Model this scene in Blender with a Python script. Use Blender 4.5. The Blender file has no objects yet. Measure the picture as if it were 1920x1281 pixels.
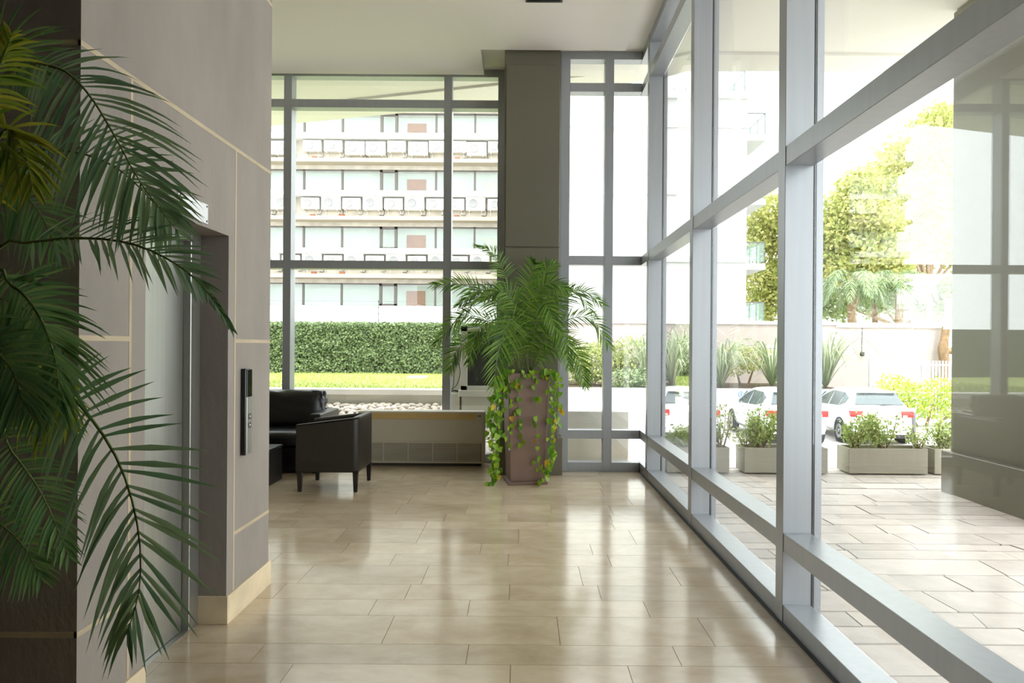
import bpy, bmesh, math, random
from mathutils import Vector, Matrix, noise
R = math.radians
random.seed(7)
C = bpy.context.scene.collection
SC = bpy.context.scene

# ------------------------------------------------------------------ camera, sky, sun, exposure
F, CX, CY, TH, EYE = 1310.0, 980.0, 650.0, 0.007, 1.5
cam = bpy.data.cameras.new('camera'); camo = bpy.data.objects.new('camera', cam); C.objects.link(camo)
cam.sensor_width = 36; cam.lens = F / 1920 * 36
cam.shift_x = -(CX - 960) / 1920; cam.shift_y = (CY - 640.5) / 1920
cam.clip_start = 0.05; cam.clip_end = 500
camo.matrix_world = Matrix(((math.cos(TH), -math.sin(TH), 0, 0), (0, 0, -1, 0), (math.sin(TH), math.cos(TH), 0, EYE), (0, 0, 0, 1)))
SC.camera = camo
w = bpy.data.worlds.new('sky'); SC.world = w; w.use_nodes = True
bg = w.node_tree.nodes['Background']; bg.inputs[0].default_value = (0.95, 0.98, 1.0, 1); bg.inputs[1].default_value = 3.15
sun = bpy.data.lights.new('sun_offscreen', 'SUN'); suno = bpy.data.objects.new('sun_offscreen', sun); C.objects.link(suno)
sun.energy = 2.4; sun.angle = R(2.0); sun.color = (1, 0.96, 0.88)
suno.rotation_euler = (R(27), 0, R(18))      # high sun behind the building, shining towards the garden
SC.view_settings.view_transform = 'Standard'; SC.view_settings.look = 'None'
SC.view_settings.gamma = 1; SC.view_settings.use_curve_mapping = False
SC.view_settings.exposure = 0.95
cy = SC.cycles
cy.use_denoising = True; cy.max_bounces = 10; cy.diffuse_bounces = 5; cy.glossy_bounces = 4
cy.transparent_max_bounces = 24; cy.caustics_reflective = False; cy.caustics_refractive = False
cy.sample_clamp_indirect = 8

# ------------------------------------------------------------------ helpers
def at(px, py, Y):
    dx, dy = px - CX, py - CY
    return Vector(((dx + TH * dy) * Y / F, Y, EYE - (dy - TH * dx) * Y / F))
def lin(c):
    return tuple(((v / 255) / 12.92 if v / 255 <= .04045 else ((v / 255 + .055) / 1.055) ** 2.4) for v in c)
def nt(m):
    m.use_nodes = True; return m.node_tree.nodes, m.node_tree.links
MATS = {}
def mat(name, rgb, rough=.6, metal=0, var=0.0, scale=6, bump=0.0, rand=0.0, spec=.5, stretch=(1, 1, 1), coat=0, detail=6, bscale=None):
    """principled + noise colour variation + optional per-object random value"""
    m = bpy.data.materials.new(name); N, L = nt(m); b = N['Principled BSDF']
    col = lin(rgb); b.inputs['Base Color'].default_value = (*col, 1)
    b.inputs['Roughness'].default_value = rough; b.inputs['Metallic'].default_value = metal
    b.inputs['Specular IOR Level'].default_value = spec
    if coat: b.inputs['Coat Weight'].default_value = coat; b.inputs['Coat Roughness'].default_value = .08
    out = None
    if var or bump:
        tc = N.new('ShaderNodeTexCoord'); mp = N.new('ShaderNodeMapping'); mp.inputs['Scale'].default_value = stretch
        L.new(tc.outputs['Object'], mp.inputs[0])
        if rand:
            oi0 = N.new('ShaderNodeObjectInfo'); ml = N.new('ShaderNodeMath'); ml.operation = 'MULTIPLY'; ml.inputs[1].default_value = 37
            L.new(oi0.outputs['Random'], ml.inputs[0]); L.new(ml.outputs[0], mp.inputs['Location'])
        nz = N.new('ShaderNodeTexNoise'); nz.inputs['Scale'].default_value = scale; nz.inputs['Detail'].default_value = detail
        L.new(mp.outputs[0], nz.inputs[0])
    if var:
        mx = N.new('ShaderNodeMix'); mx.data_type = 'RGBA'
        mx.inputs[6].default_value = (*[max(0, c * (1 - var)) for c in col], 1); mx.inputs[7].default_value = (*[min(1, c * (1 + var)) for c in col], 1)
        rp = N.new('ShaderNodeMapRange'); rp.inputs[1].default_value = .3; rp.inputs[2].default_value = .7
        L.new(nz.outputs[0], rp.inputs[0]); L.new(rp.outputs[0], mx.inputs[0]); out = mx.outputs[2]
    if rand:
        oi = N.new('ShaderNodeObjectInfo'); hs = N.new('ShaderNodeHueSaturation')
        mr = N.new('ShaderNodeMapRange'); mr.inputs[3].default_value = 1 - rand; mr.inputs[4].default_value = 1 + rand
        L.new(oi.outputs['Random'], mr.inputs[0]); L.new(mr.outputs[0], hs.inputs['Value'])
        if out: L.new(out, hs.inputs['Color'])
        else: hs.inputs['Color'].default_value = (*col, 1)
        out = hs.outputs[0]
    if out: L.new(out, b.inputs['Base Color'])
    if bump:
        bp = N.new('ShaderNodeBump'); bp.inputs['Strength'].default_value = bump; bp.inputs['Distance'].default_value = .01
        if bscale:
            n2 = N.new('ShaderNodeTexNoise'); n2.inputs['Scale'].default_value = bscale; n2.inputs['Detail'].default_value = 4; L.new(mp.outputs[0], n2.inputs[0]); L.new(n2.outputs[0], bp.inputs['Height'])
        else: L.new(nz.outputs[0], bp.inputs['Height'])
        L.new(bp.outputs[0], b.inputs['Normal'])
    MATS[name] = m; return m
def leafmat(name, c0, c1, rough=.45, trans=.35, island=True):
    m = bpy.data.materials.new(name); N, L = nt(m); b = N['Principled BSDF']; o = N['Material Output']
    if island: g = N.new('ShaderNodeNewGeometry'); src = g.outputs['Random Per Island']
    else: g = N.new('ShaderNodeObjectInfo'); src = g.outputs['Random']
    mx = N.new('ShaderNodeMix'); mx.data_type = 'RGBA'; mx.inputs[6].default_value = (*lin(c0), 1); mx.inputs[7].default_value = (*lin(c1), 1)
    L.new(src, mx.inputs[0]); L.new(mx.outputs[2], b.inputs['Base Color']); b.inputs['Roughness'].default_value = rough
    b.inputs['Specular IOR Level'].default_value = .35
    t = N.new('ShaderNodeBsdfTranslucent'); L.new(mx.outputs[2], t.inputs[0]); ms = N.new('ShaderNodeMixShader'); ms.inputs[0].default_value = trans
    L.new(b.outputs[0], ms.inputs[1]); L.new(t.outputs[0], ms.inputs[2]); L.new(ms.outputs[0], o.inputs[0])
    MATS[name] = m; return m
def glassmat(name, tint, f0=.05, gain=.95):
    m = bpy.data.materials.new(name); N, L = nt(m); o = N['Material Output']; N.remove(N['Principled BSDF'])
    t = N.new('ShaderNodeBsdfTransparent'); t.inputs[0].default_value = (*tint, 1)
    g = N.new('ShaderNodeBsdfGlossy'); g.inputs['Roughness'].default_value = 0.0
    lw = N.new('ShaderNodeLayerWeight'); lw.inputs[0].default_value = .5
    p = N.new('ShaderNodeMath'); p.operation = 'POWER'; p.inputs[1].default_value = 5; L.new(lw.outputs['Facing'], p.inputs[0])
    ma = N.new('ShaderNodeMath'); ma.operation = 'MULTIPLY_ADD'; ma.inputs[1].default_value = gain; ma.inputs[2].default_value = f0; L.new(p.outputs[0], ma.inputs[0])
    ms = N.new('ShaderNodeMixShader'); L.new(ma.outputs[0], ms.inputs[0]); L.new(t.outputs[0], ms.inputs[1]); L.new(g.outputs[0], ms.inputs[2])
    L.new(ms.outputs[0], o.inputs[0]); MATS[name] = m; return m
def tag(o, label=None, cat=None, group=None, kind=None):
    if label: o['label'] = label
    if cat: o['category'] = cat
    if group: o['group'] = group
    if kind: o['kind'] = kind
    return o
def empty(name, loc=(0, 0, 0), label=None, cat=None, group=None, kind=None, rz=0):
    o = bpy.data.objects.new(name, None); o.empty_display_size = .1; C.objects.link(o)
    o.location = loc; o.rotation_euler = (0, 0, rz)
    return tag(o, label, cat, group, kind)
def copy_tree(o, parent=None):
    c = o.copy(); C.objects.link(c); c.parent = parent
    for ch in list(o.children): copy_tree(ch, c)
    return c
def link(name, me, m, parent=None, loc=None):
    o = bpy.data.objects.new(name, me); C.objects.link(o)
    if m is not None and len(me.materials) == 0: me.materials.append(MATS[m] if isinstance(m, str) else m)
    if parent: o.parent = parent
    if loc is not None: o.location = loc
    return o

class MB:
    """collects geometry; build() links it as one mesh object"""
    def __init__(s): s.v = []; s.f = []
    def add(s, v, f):
        k = len(s.v); s.v += [tuple(p) for p in v]; s.f += [tuple(i + k for i in q) for q in f]; return s
    def box(s, x0, x1, y0, y1, z0, z1):
        return s.add([(x0, y0, z0), (x1, y0, z0), (x1, y1, z0), (x0, y1, z0), (x0, y0, z1), (x1, y0, z1), (x1, y1, z1), (x0, y1, z1)],
                     [(0, 3, 2, 1), (4, 5, 6, 7), (0, 1, 5, 4), (1, 2, 6, 5), (2, 3, 7, 6), (3, 0, 4, 7)])
    def prism(s, poly, z0, z1):                       # xy polygon (counter-clockwise) extruded in z
        n = len(poly); v = [(x, y, z0) for x, y in poly] + [(x, y, z1) for x, y in poly]
        f = [tuple(range(n - 1, -1, -1)), tuple(range(n, 2 * n))] + [(i, (i + 1) % n, n + (i + 1) % n, n + i) for i in range(n)]
        return s.add(v, f)
    def tube(s, pts, rad, seg=6, cap=True):
        pts = [Vector(p) for p in pts]; n = len(pts)
        if not isinstance(rad, (list, tuple)): rad = [rad] * n
        v = []; f = []; ref = None
        for i, p in enumerate(pts):
            t = (pts[min(i + 1, n - 1)] - pts[max(i - 1, 0)])
            t = t.normalized() if t.length > 1e-9 else Vector((0, 0, 1))
            if ref is None: ref = Vector((0, 0, 1)) if abs(t.z) < .9 else Vector((1, 0, 0))
            a = t.cross(ref); a.normalize(); b = t.cross(a); ref = -b if False else ref
            for k in range(seg):
                q = 2 * math.pi * k / seg; v.append(p + (a * math.cos(q) + b * math.sin(q)) * rad[i])
        for i in range(n - 1):
            for k in range(seg):
                k2 = (k + 1) % seg; f.append((i * seg + k, i * seg + k2, (i + 1) * seg + k2, (i + 1) * seg + k))
        if cap: f.append(tuple(range(seg - 1, -1, -1))); f.append(tuple(range((n - 1) * seg, n * seg)))
        return s.add(v, f)
    def lathe(s, prof, seg=20, c=(0, 0, 0), axis='z'):
        v = []; f = []
        for r, h in prof:
            for k in range(seg):
                a = 2 * math.pi * k / seg; x, y, z = r * math.cos(a), r * math.sin(a), h
                if axis == 'y': x, y, z = x, h, y
                if axis == 'x': x, y, z = h, x, y
                v.append((c[0] + x, c[1] + y, c[2] + z))
        for i in range(len(prof) - 1):
            for k in range(seg):
                k2 = (k + 1) % seg; f.append((i * seg + k, i * seg + k2, (i + 1) * seg + k2, (i + 1) * seg + k))
        f.append(tuple(range(seg - 1, -1, -1))); f.append(tuple(range((len(prof) - 1) * seg, len(prof) * seg)))
        return s.add(v, f)
    def mesh(s, name, m, off=None, smooth=False, bevel=0, bseg=2, fixn=True):
        me = bpy.data.meshes.new(name)
        v = s.v if off is None else [(p[0] - off[0], p[1] - off[1], p[2] - off[2]) for p in s.v]
        me.from_pydata(v, [], s.f)
        if fixn or bevel:
            bm = bmesh.new(); bm.from_mesh(me)
            if fixn: bmesh.ops.recalc_face_normals(bm, faces=bm.faces)
            if bevel:
                bmesh.ops.remove_doubles(bm, verts=bm.verts, dist=1e-6)
                es = [e for e in bm.edges if len(e.link_faces) == 2 and e.calc_face_angle(0) > .5]
                bmesh.ops.bevel(bm, geom=es, offset=bevel, segments=bseg, profile=.6, affect='EDGES', clamp_overlap=True)
            bm.to_mesh(me); bm.free()
        if smooth: me.polygons.foreach_set('use_smooth', [True] * len(me.polygons))
        if m is not None: me.materials.append(MATS[m] if isinstance(m, str) else m)
        return me
    def build(s, name, m, parent=None, off=None, **kw):
        if off is None and parent is not None and parent.get('_off'): off = parent['_off']
        return link(name, s.mesh(name, m, off, **kw), None, parent)
def thing(name, loc, label, cat, group=None, kind=None):
    """Empty at the thing's base; parts given in world coordinates are shifted to it"""
    o = empty(name, loc, label, cat, group, kind); OFF[o.name] = Vector(loc); return o
OFF = {}
def part(mb, name, m, parent, **kw):
    p = parent; off = None
    while p is not None:
        if p.name in OFF: off = OFF[p.name]; break
        p = p.parent
    return link(name, mb.mesh(name, m, off, **kw), None, parent)
def B(*a): return MB().box(*a)
def cat(pts, n):
    """Catmull-Rom through pts, n samples, returns list of (p, tangent)"""
    P = [Vector(p) for p in pts]; P = [P[0] * 2 - P[1]] + P + [P[-1] * 2 - P[-2]]; k = len(P) - 3; out = []
    for i in range(n):
        u = i / (n - 1) * k; j = min(int(u), k - 1); t = u - j
        a, b, c, d = P[j], P[j + 1], P[j + 2], P[j + 3]
        p = .5 * ((2 * b) + (c - a) * t + (2 * a - 5 * b + 4 * c - d) * t * t + (3 * b - a - 3 * c + d) * t ** 3)
        q = .5 * ((c - a) + (2 * a - 5 * b + 4 * c - d) * 2 * t + (3 * b - a - 3 * c + d) * 3 * t * t)
        out.append((p, q.normalized()))
    return out

# ------------------------------------------------------------------ materials
mat('ceiling_white', (240, 235, 231), .8)
mat('plaster_grey', (146, 137, 130), .75, var=.10, scale=3.5, bump=.25, stretch=(1, 1, .5), bscale=30)
mat('cream_strip', (188, 171, 144), .7, var=.1, scale=8)
mat('cream_stone', (222, 204, 172), .5, var=.12, scale=5)
mat('wall_warm', (146, 137, 130), .8, var=.05, scale=3)
mat('alu', (166, 169, 174), .34, .4, var=.04, scale=3, stretch=(8, 8, .3))
mat('gasket', (28, 30, 34), .6)
mat('olive_paint', (106, 102, 86), .42, var=.03, scale=2)
mat('steel', (178, 178, 172), .3, .8, var=.08, scale=4, stretch=(30, 30, .2))
mat('steel_dark', (92, 92, 88), .35, .9, var=.08, scale=4, stretch=(30, 30, .2))
mat('black_gloss', (12, 12, 13), .12)
mat('plate_white', (240, 243, 247), .2, 0)
mat('joint_dark', (170, 152, 126), .8)
mat('leather_brown', (34, 30, 27), .42, var=.12, scale=40, bump=.15, bscale=180)
mat('leather_black', (20, 20, 20), .3, var=.15, scale=20, bump=.2, bscale=60)
mat('wood_dark', (24, 20, 18), .35, var=.2, scale=5)
mat('table_black', (26, 26, 27), .4, var=.1, scale=5)
mat('ac_cream', (188, 182, 166), .45, var=.03, scale=2)
mat('ac_yellow', (200, 172, 116), .45)
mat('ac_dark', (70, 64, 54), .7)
mat('planter_brown', (118, 94, 82), .5, var=.08, scale=6, bump=.1)
mat('soil', (70, 54, 40), .95, var=.3, scale=20, bump=.6)
mat('stem_green', (104, 120, 58), .55, var=.15, scale=10)
mat('soffit', (240, 236, 228), .8)
mat('concrete_white', (238, 234, 228), .8, var=.05, scale=2)
mat('concrete_cream', (206, 204, 190), .8, var=.06, scale=2)
mat('lawn', (150, 162, 86), .9, var=.25, scale=14, bump=.4, bscale=80)
mat('pebble', (206, 194, 182), .7, var=.15, scale=10, rand=.22)
mat('pebble_bed', (120, 112, 104), .9, var=.2, scale=20)
mat('ivy_core', (40, 56, 28), .9)
mat('facade_white', (206, 206, 203), .75, var=.03, scale=1)
mat('facade_rough', (184, 176, 164), .85, var=.2, scale=2.2)
mat('ledge_beige', (168, 157, 136), .8, var=.06, scale=2)
mat('mint', (200, 208, 202), .7)
mat('frame_dark', (92, 84, 78), .5)
mat('door_wood', (150, 84, 40), .6, var=.12, scale=3)
mat('unit_white', (208, 208, 205), .5)
mat('grille_grey', (104, 106, 106), .6)
mat('rust', (150, 92, 66), .8)
mat('cable', (38, 36, 36), .6)
mat('mauve_wall', (178, 165, 159), .85, var=.04, scale=2)
mat('asphalt', (176, 172, 168), .9, var=.06, scale=3)
mat('paver', (192, 182, 174), .7, var=.12, scale=5, rand=.10, bump=.3, bscale=40)
mat('paver_joint', (160, 150, 140), .9)
mat('planter_grey', (164, 159, 143), .6, var=.05, scale=4, stretch=(.3, .3, 12))
mat('car_white', (236, 238, 240), .22, coat=.8)
mat('tyre', (30, 30, 31), .8)
mat('rim', (170, 172, 174), .3, .8)
mat('car_glass', (84, 94, 98), .05, spec=1.0)
mat('tail_red', (196, 34, 26), .2)
mat('tail_white', (226, 210, 205), .2)
mat('bumper_black', (40, 40, 42), .6)
mat('fence_grey', (192, 194, 194), .5)
mat('bark', (134, 108, 80), .9, var=.3, scale=6, bump=.5)
mat('bark_pale', (170, 150, 124), .9, var=.25, scale=6, bump=.4)
mat('sign_blue', (40, 104, 176), .4)
mat('cabinet_grey', (196, 192, 178), .6)
mat('screen_dark', (46, 44, 42), .25)
leafmat('palm_leaf', (52, 96, 30), (134, 166, 66), .3, .3)
leafmat('palm_leaf_front', (112, 150, 114), (158, 184, 140), .42, .25, island=False)
leafmat('palm_leaf_back', (92, 136, 88), (146, 174, 108), .42, .25)
leafmat('palm_leaf_yellow', (110, 142, 52), (190, 184, 66), .42, .35)
leafmat('pothos', (92, 146, 36), (160, 190, 58), .35, .35, island=False)
leafmat('pothos_yellow', (206, 196, 60), (214, 160, 60), .4, .35, island=False)
leafmat('ivy', (58, 80, 46), (128, 146, 96), .5, .2)
leafmat('grass_blade', (150, 168, 84), (184, 196, 116), .6, .3)
leafmat('privet', (126, 154, 76), (212, 222, 146), .45, .3)
leafmat('tree_yellow', (150, 164, 86), (222, 216, 148), .7, .5)
leafmat('tree_green', (128, 150, 92), (192, 202, 140), .7, .45)
leafmat('shrub_olive', (116, 132, 76), (192, 196, 128), .6, .3)
leafmat('shrub_green', (104, 128, 90), (180, 194, 150), .6, .3)
leafmat('flax', (112, 130, 92), (204, 208, 178), .45, .25)
leafmat('hedge_bright', (132, 168, 46), (206, 214, 96), .6, .4)
glassmat('glass', (.95, .97, .96), .085, .9)
glassmat('glass_far', (.925, .95, .935), .06, .6)
glassmat('glass_rail', (.82, .92, .88), .08, .8)

# floor stone: warm limestone with veins, polished
def floor_mat():
    m = bpy.data.materials.new('floor_stone'); N, L = nt(m); b = N['Principled BSDF']
    tc = N.new('ShaderNodeTexCoord'); oi = N.new('ShaderNodeObjectInfo'); mp = N.new('ShaderNodeMapping'); mp.inputs['Scale'].default_value = (1, 1.5, 1)
    k = N.new('ShaderNodeMath'); k.operation = 'MULTIPLY'; k.inputs[1].default_value = 50; L.new(oi.outputs['Random'], k.inputs[0]); L.new(k.outputs[0], mp.inputs['Location']); L.new(tc.outputs['Object'], mp.inputs[0])
    n1 = N.new('ShaderNodeTexNoise'); n1.inputs['Scale'].default_value = 3.0; n1.inputs['Detail'].default_value = 8; n1.inputs['Roughness'].default_value = .65; n1.inputs['Distortion'].default_value = .3; L.new(mp.outputs[0], n1.inputs[0])
    cr = N.new('ShaderNodeValToRGB'); e = cr.color_ramp.elements
    e[0].position = .25; e[0].color = (*lin((178, 157, 128)), 1); e[1].position = .75; e[1].color = (*lin((207, 191, 167)), 1)
    x = cr.color_ramp.elements.new(.5); x.color = (*lin((195, 176, 150)), 1); L.new(n1.outputs[0], cr.inputs[0])
    hs = N.new('ShaderNodeHueSaturation'); mr = N.new('ShaderNodeMapRange'); mr.inputs[3].default_value = .88; mr.inputs[4].default_value = 1.08
    L.new(oi.outputs['Random'], mr.inputs[0]); L.new(mr.outputs[0], hs.inputs['Value']); L.new(cr.outputs[0], hs.inputs['Color']); L.new(hs.outputs[0], b.inputs['Base Color'])
    n2 = N.new('ShaderNodeTexNoise'); n2.inputs['Scale'].default_value = 9; L.new(mp.outputs[0], n2.inputs[0])
    rr = N.new('ShaderNodeMapRange'); rr.inputs[3].default_value = .11; rr.inputs[4].default_value = .18; L.new(n2.outputs[0], rr.inputs[0]); L.new(rr.outputs[0], b.inputs['Roughness'])
    b.inputs['Specular IOR Level'].default_value = .8
    MATS['floor_stone'] = m
floor_mat()

# ------------------------------------------------------------------ room shell
XR, XG = 1.418, 1.580            # inner face of right curtain wall, its glass plane
YB, YL = 8.42, 9.01              # inner frame faces of the right bay and the left bay
H = [0, .108, .395, .497, 2.492, 2.60, 4.578, 4.682, 4.97, 5.066]   # transom edges
S = 'structure'
fl = empty('floor', kind=S); OFF['floor'] = Vector((0, 0, 0))
part(B(-6.6, 1.60, -3.6, 9.2, -.30, -.006), 'floor_base', 'joint_dark', fl)
rows = [2.28, 2.62, 2.94, 3.29, 3.51, 3.88, 4.13, 4.39, 4.77, 5.04, 5.31, 5.73, 5.98, 6.24, 6.62, 7.04, 7.42, 7.80, 8.16, 8.58, 8.96, 9.03]
fixed = {8: [-1.72, -.90, -.09, .62], 9: [-1.30, -.30, .52]}
rt = random.Random(3)
far_tiles = MB()
def tile_mesh(x0, x1, y0, y1):
    g = .0014
    mb = MB().box(x0 + g, x1 - g, y0 + g, y1 - g, -.02, 0)
    return mb
for i in range(len(rows) - 1):
    xs = [XR - .001]; x = XR - rt.uniform(.35, 1.0)
    cuts = fixed.get(i)
    if cuts: xs = [XR - .001] + sorted(cuts, reverse=True); x = xs[-1] - rt.uniform(.6, 1.0)
    while x > -6.5:
        xs.append(x); x -= rt.choice([.62, .78, .9, 1.02, .55])
    xs.append(-6.6)
    for a, b_ in zip(xs[1:], xs[:-1]):
        cx_, cy_ = (a + b_) / 2, (rows[i] + rows[i + 1]) / 2
        if b_ < -.82 * cy_ - .2: far_tiles.box(a + .0014, b_ - .0014, rows[i] + .0014, rows[i + 1] - .0014, -.02, 0)
        else:
            mb = tile_mesh(a - cx_, b_ - cx_, rows[i] - cy_, rows[i + 1] - cy_)
            link('tile', mb.mesh('tile', 'floor_stone'), None, fl, (cx_, cy_, 0))
y = rows[0]
while y > -3.5:
    y1 = y - rt.choice([.3, .38, .42]); x = XR
    while x > -6.5:
        x1 = x - rt.choice([.62, .78, .9]); far_tiles.box(x1 + .0014, x - .0014, max(y1, -3.6) + .0014, y - .0014, -.02, 0); x = x1
    y = y1
tag(part(far_tiles, 'tile_field', 'floor_stone', fl), kind='stuff')

ceil = empty('ceiling', kind=S); OFF['ceiling'] = Vector((0, 0, 0))
part(B(-6.6, 1.62, -3.6, 9.2, 5.066, 5.3), 'ceiling_recess', 'ceiling_white', ceil)
part(MB().prism([(-6.5, -3.5), (1.179, -3.5), (1.179, 8.15), (-.515, 8.15), (-.515, 8.905), (-6.5, 8.905)], 4.96, 5.07), 'dropped_panel', 'ceiling_white', ceil)

WZ = 5.07
XW = -1.582
wl = empty('wall_left', kind=S); OFF['wall_left'] = Vector((0, 0, 0))
E0, E1, EH = 2.928, 3.751, 2.083
mb = MB().box(-4.4, XW, 2.49, E0, 0, WZ).box(-4.4, XW, E1, 4.37, 0, WZ).box(-4.4, XW, E0, E1, EH, WZ).box(-4.4, -1.80, E0, E1, 0, EH)
part(mb, 'wall_body', 'plaster_grey', wl)
sw, sp = .010, .0015
def strip(*a): part(B(*a), 'joint_strip', 'cream_strip', wl)
for h in (2.573, 3.62):
    strip(XW - .01, XW + sp, 2.49 - sp, 4.371, h - sw, h + sw)
for h, (a, b_) in ((1.52, (2.49, 2.815)), (1.52, (3.84, 4.371)), (.46, (2.49, 2.815)), (.46, (3.84, 4.371))):
    strip(XW - .01, XW + sp, a - (sp if a == 2.49 else 0), b_, h - sw, h + sw)
for yv in (2.815, 3.84):
    strip(XW - .01, XW + sp * .8, yv - sw * .9, yv + sw * .9, .15, 2.563)
for h in (2.573, .46, 3.62):
    strip(-4.4, XW - .0, 2.49 - sp, 2.50, h - sw, h + sw)
bl = empty('baseboard_left', kind=S); OFF['baseboard_left'] = Vector((0, 0, 0))
for a, b_ in ((2.49, E0), (E1, 4.385)):
    part(B(XW, XW + .013, a, b_, 0, .15), 'baseboard_stone', 'cream_stone', bl, bevel=.002, bseg=1)
part(B(-1.735, XW + .0125, E1 - .012, E1, 0, .15), 'baseboard_stone', 'cream_stone', bl, bevel=.002, bseg=1)
part(B(-4.4, XW, 4.37, 4.383, 0, .15), 'baseboard_stone', 'cream_stone', bl)

d1 = empty('door_1', kind=S); OFF['door_1'] = Vector((0, 0, 0))
part(B(-1.80, -1.73, E1 - .108, E1, 0, EH), 'door_frame', 'steel', d1, bevel=.003, bseg=1)
part(B(-1.80, -1.73, E0, E0 + .09, 0, EH), 'door_frame', 'steel', d1, bevel=.003, bseg=1)
part(B(-1.80, -1.73, E0 + .09, E1 - .108, EH - .05, EH), 'door_header', 'steel', d1)
part(B(-1.79, -1.75, E0 + .09, 3.262, .006, EH - .05), 'door_panel', 'steel', d1, bevel=.002, bseg=1)
part(B(-1.80, -1.768, 3.262, E1 - .114, .006, EH - .05), 'door_panel', 'steel', d1, bevel=.002, bseg=1)
part(B(-1.80, -1.735, E0 + .08, E1 - .1, -.01, .004), 'threshold', 'steel', d1)

# hidden ends of the room
tag(B(-6.8, -6.6, 4.0, 9.2, -.3, 5.3).build('wall_far_left', 'wall_warm'), kind=S)
tag(B(-4.6, -4.4, -3.6, 4.37, -.3, 5.3).build('wall_near_left', 'wall_warm'), kind=S)
tag(B(-6.6, -4.4, 4.0, 4.37, 0, 5.3).build('wall_lounge', 'wall_warm'), kind=S)
tag(B(1.42, 1.75, -3.6, 1.60, -.3, 5.066).build('wall_right', 'wall_warm'), kind=S)
tag(B(-4.6, 1.7, -3.8, -3.6, -.3, 5.3).build('wall_back', 'wall_warm'), kind=S)

# pillar between the two bays
pl = thing('pillar', (0, 8.3, 0), 'olive grey clad pillar between the two window bays behind the tall planter', 'pillar', kind=S)
part(B(-.232, .424, 8.20, 9.2, 0, 5.07), 'pillar_body', 'olive_paint', pl, bevel=.004, bseg=1)
part(B(-.212, .420, 8.18, 8.20, .44, 2.655), 'cladding_panel', 'olive_paint', pl, bevel=.004, bseg=1)
part(B(-.212, .420, 8.18, 8.20, 2.670, 4.80), 'cladding_panel', 'olive_paint', pl, bevel=.004, bseg=1)
part(B(-.27, .473, 8.145, 8.40, 0, .44), 'plinth', 'olive_paint', pl, bevel=.006, bseg=1)

# windows: frontal bays (y const) ---------------------------------------------------------
def bay(name, y, mull, hs, x0, x1, m, corner=False):
    w_ = empty(name, kind=S); OFF[name] = Vector((0, 0, 0))
    D = .155
    for a, b_ in mull:
        part(B(a, b_, y, y + D, 0, hs[-1]), 'mullion', m, w_, bevel=.002, bseg=1)
        part(B(a + .03, b_ - .03, y + D, y + D + .016, 0, hs[-1]), 'gasket', 'gasket', w_)
        part(B(a + .005, b_ - .005, y + D + .016, y + D + .045, 0, hs[-1]), 'outer_cap', m, w_)
    spans = []; e = sorted(mull)
    if x0 < e[0][0]: spans.append((x0, e[0][0]))
    for p, q in zip(e[:-1], e[1:]): spans.append((p[1], q[0]))
    if x1 > e[-1][1]: spans.append((e[-1][1], x1))
    for a, b_ in spans:
        gx = b_ + (.16 if (corner and b_ == x1) else 0)
        for k in range(0, len(hs) - 1, 2):
            part(B(a, b_, y + .003, y + D - .002, hs[k], hs[k + 1]), 'transom', m, w_, bevel=.002, bseg=1)
            part(B(a, gx, y + D - .002, y + D + .003, hs[k] + .02, hs[k + 1] - .02), 'gasket', 'gasket', w_)
        for k in range(1, len(hs) - 1, 2):
            part(B(a, gx, y + D + .003, y + D + .013, hs[k] - .01, hs[k + 1] + .01), 'pane', 'glass', w_)
    return w_
bay('window_1', YL, [(-6.6, -6.5), (-5.17, -5.065), (-3.101, -3.0), (-1.035, -.932), (-.338, -.225)], [0, .108, 2.49, 2.595, 4.57, 4.675, 4.973, 5.075], -6.5, -.22, 'alu')
bay('window_2', YB, [(.440, .553), (.976, 1.080)], [0, .108, .395, .497, 2.49, 2.60, 4.58, 4.686, 4.97, 5.066], .44, XR + .001, 'alu', corner=True)
# right curtain wall (x const)
w3 = empty('window_3', kind=S); OFF['window_3'] = Vector((0, 0, 0))
MY = [1.73, 3.79, 5.85, 7.93]
for yv in MY:
    part(B(XR, 1.573, yv, yv + .105, 0, 5.066), 'mullion', 'alu', w3, bevel=.002, bseg=1)
    part(B(1.573, 1.588, yv + .002, yv + .10, 0, 5.066), 'gasket', 'gasket', w3)
    part(B(1.588, 1.625, yv - .002, yv + .104, 0, 5.066), 'outer_cap', 'alu', w3)
ends = [(1.60, MY[0])] + [(a + .105, b_) for a, b_ in zip(MY[:-1], MY[1:])] + [(MY[-1] + .105, YB + .0)]
for a, b_ in ends:
    last = b_ == YB
    for k in range(0, 10, 2):
        part(B(XR + .004, 1.571, a, b_ + (.15 if last else 0), H[k], H[k + 1]), 'transom', 'alu', w3, bevel=.002, bseg=1)
        part(B(1.571, 1.577, a, b_ + (.15 if last else 0), H[k] + .02, H[k + 1] - .012), 'gasket', 'gasket', w3)
    for k in range(1, 9, 2):
        part(B(1.577, 1.587, a, b_ + (.155 if last else 0), H[k] - .012, H[k + 1] + .012), 'pane', 'glass', w3)
tag(B(XR - .012, XR + .01, -3.6, 8.42, -.006, .012).build('trim_1', 'gasket'), kind=S)

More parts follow.
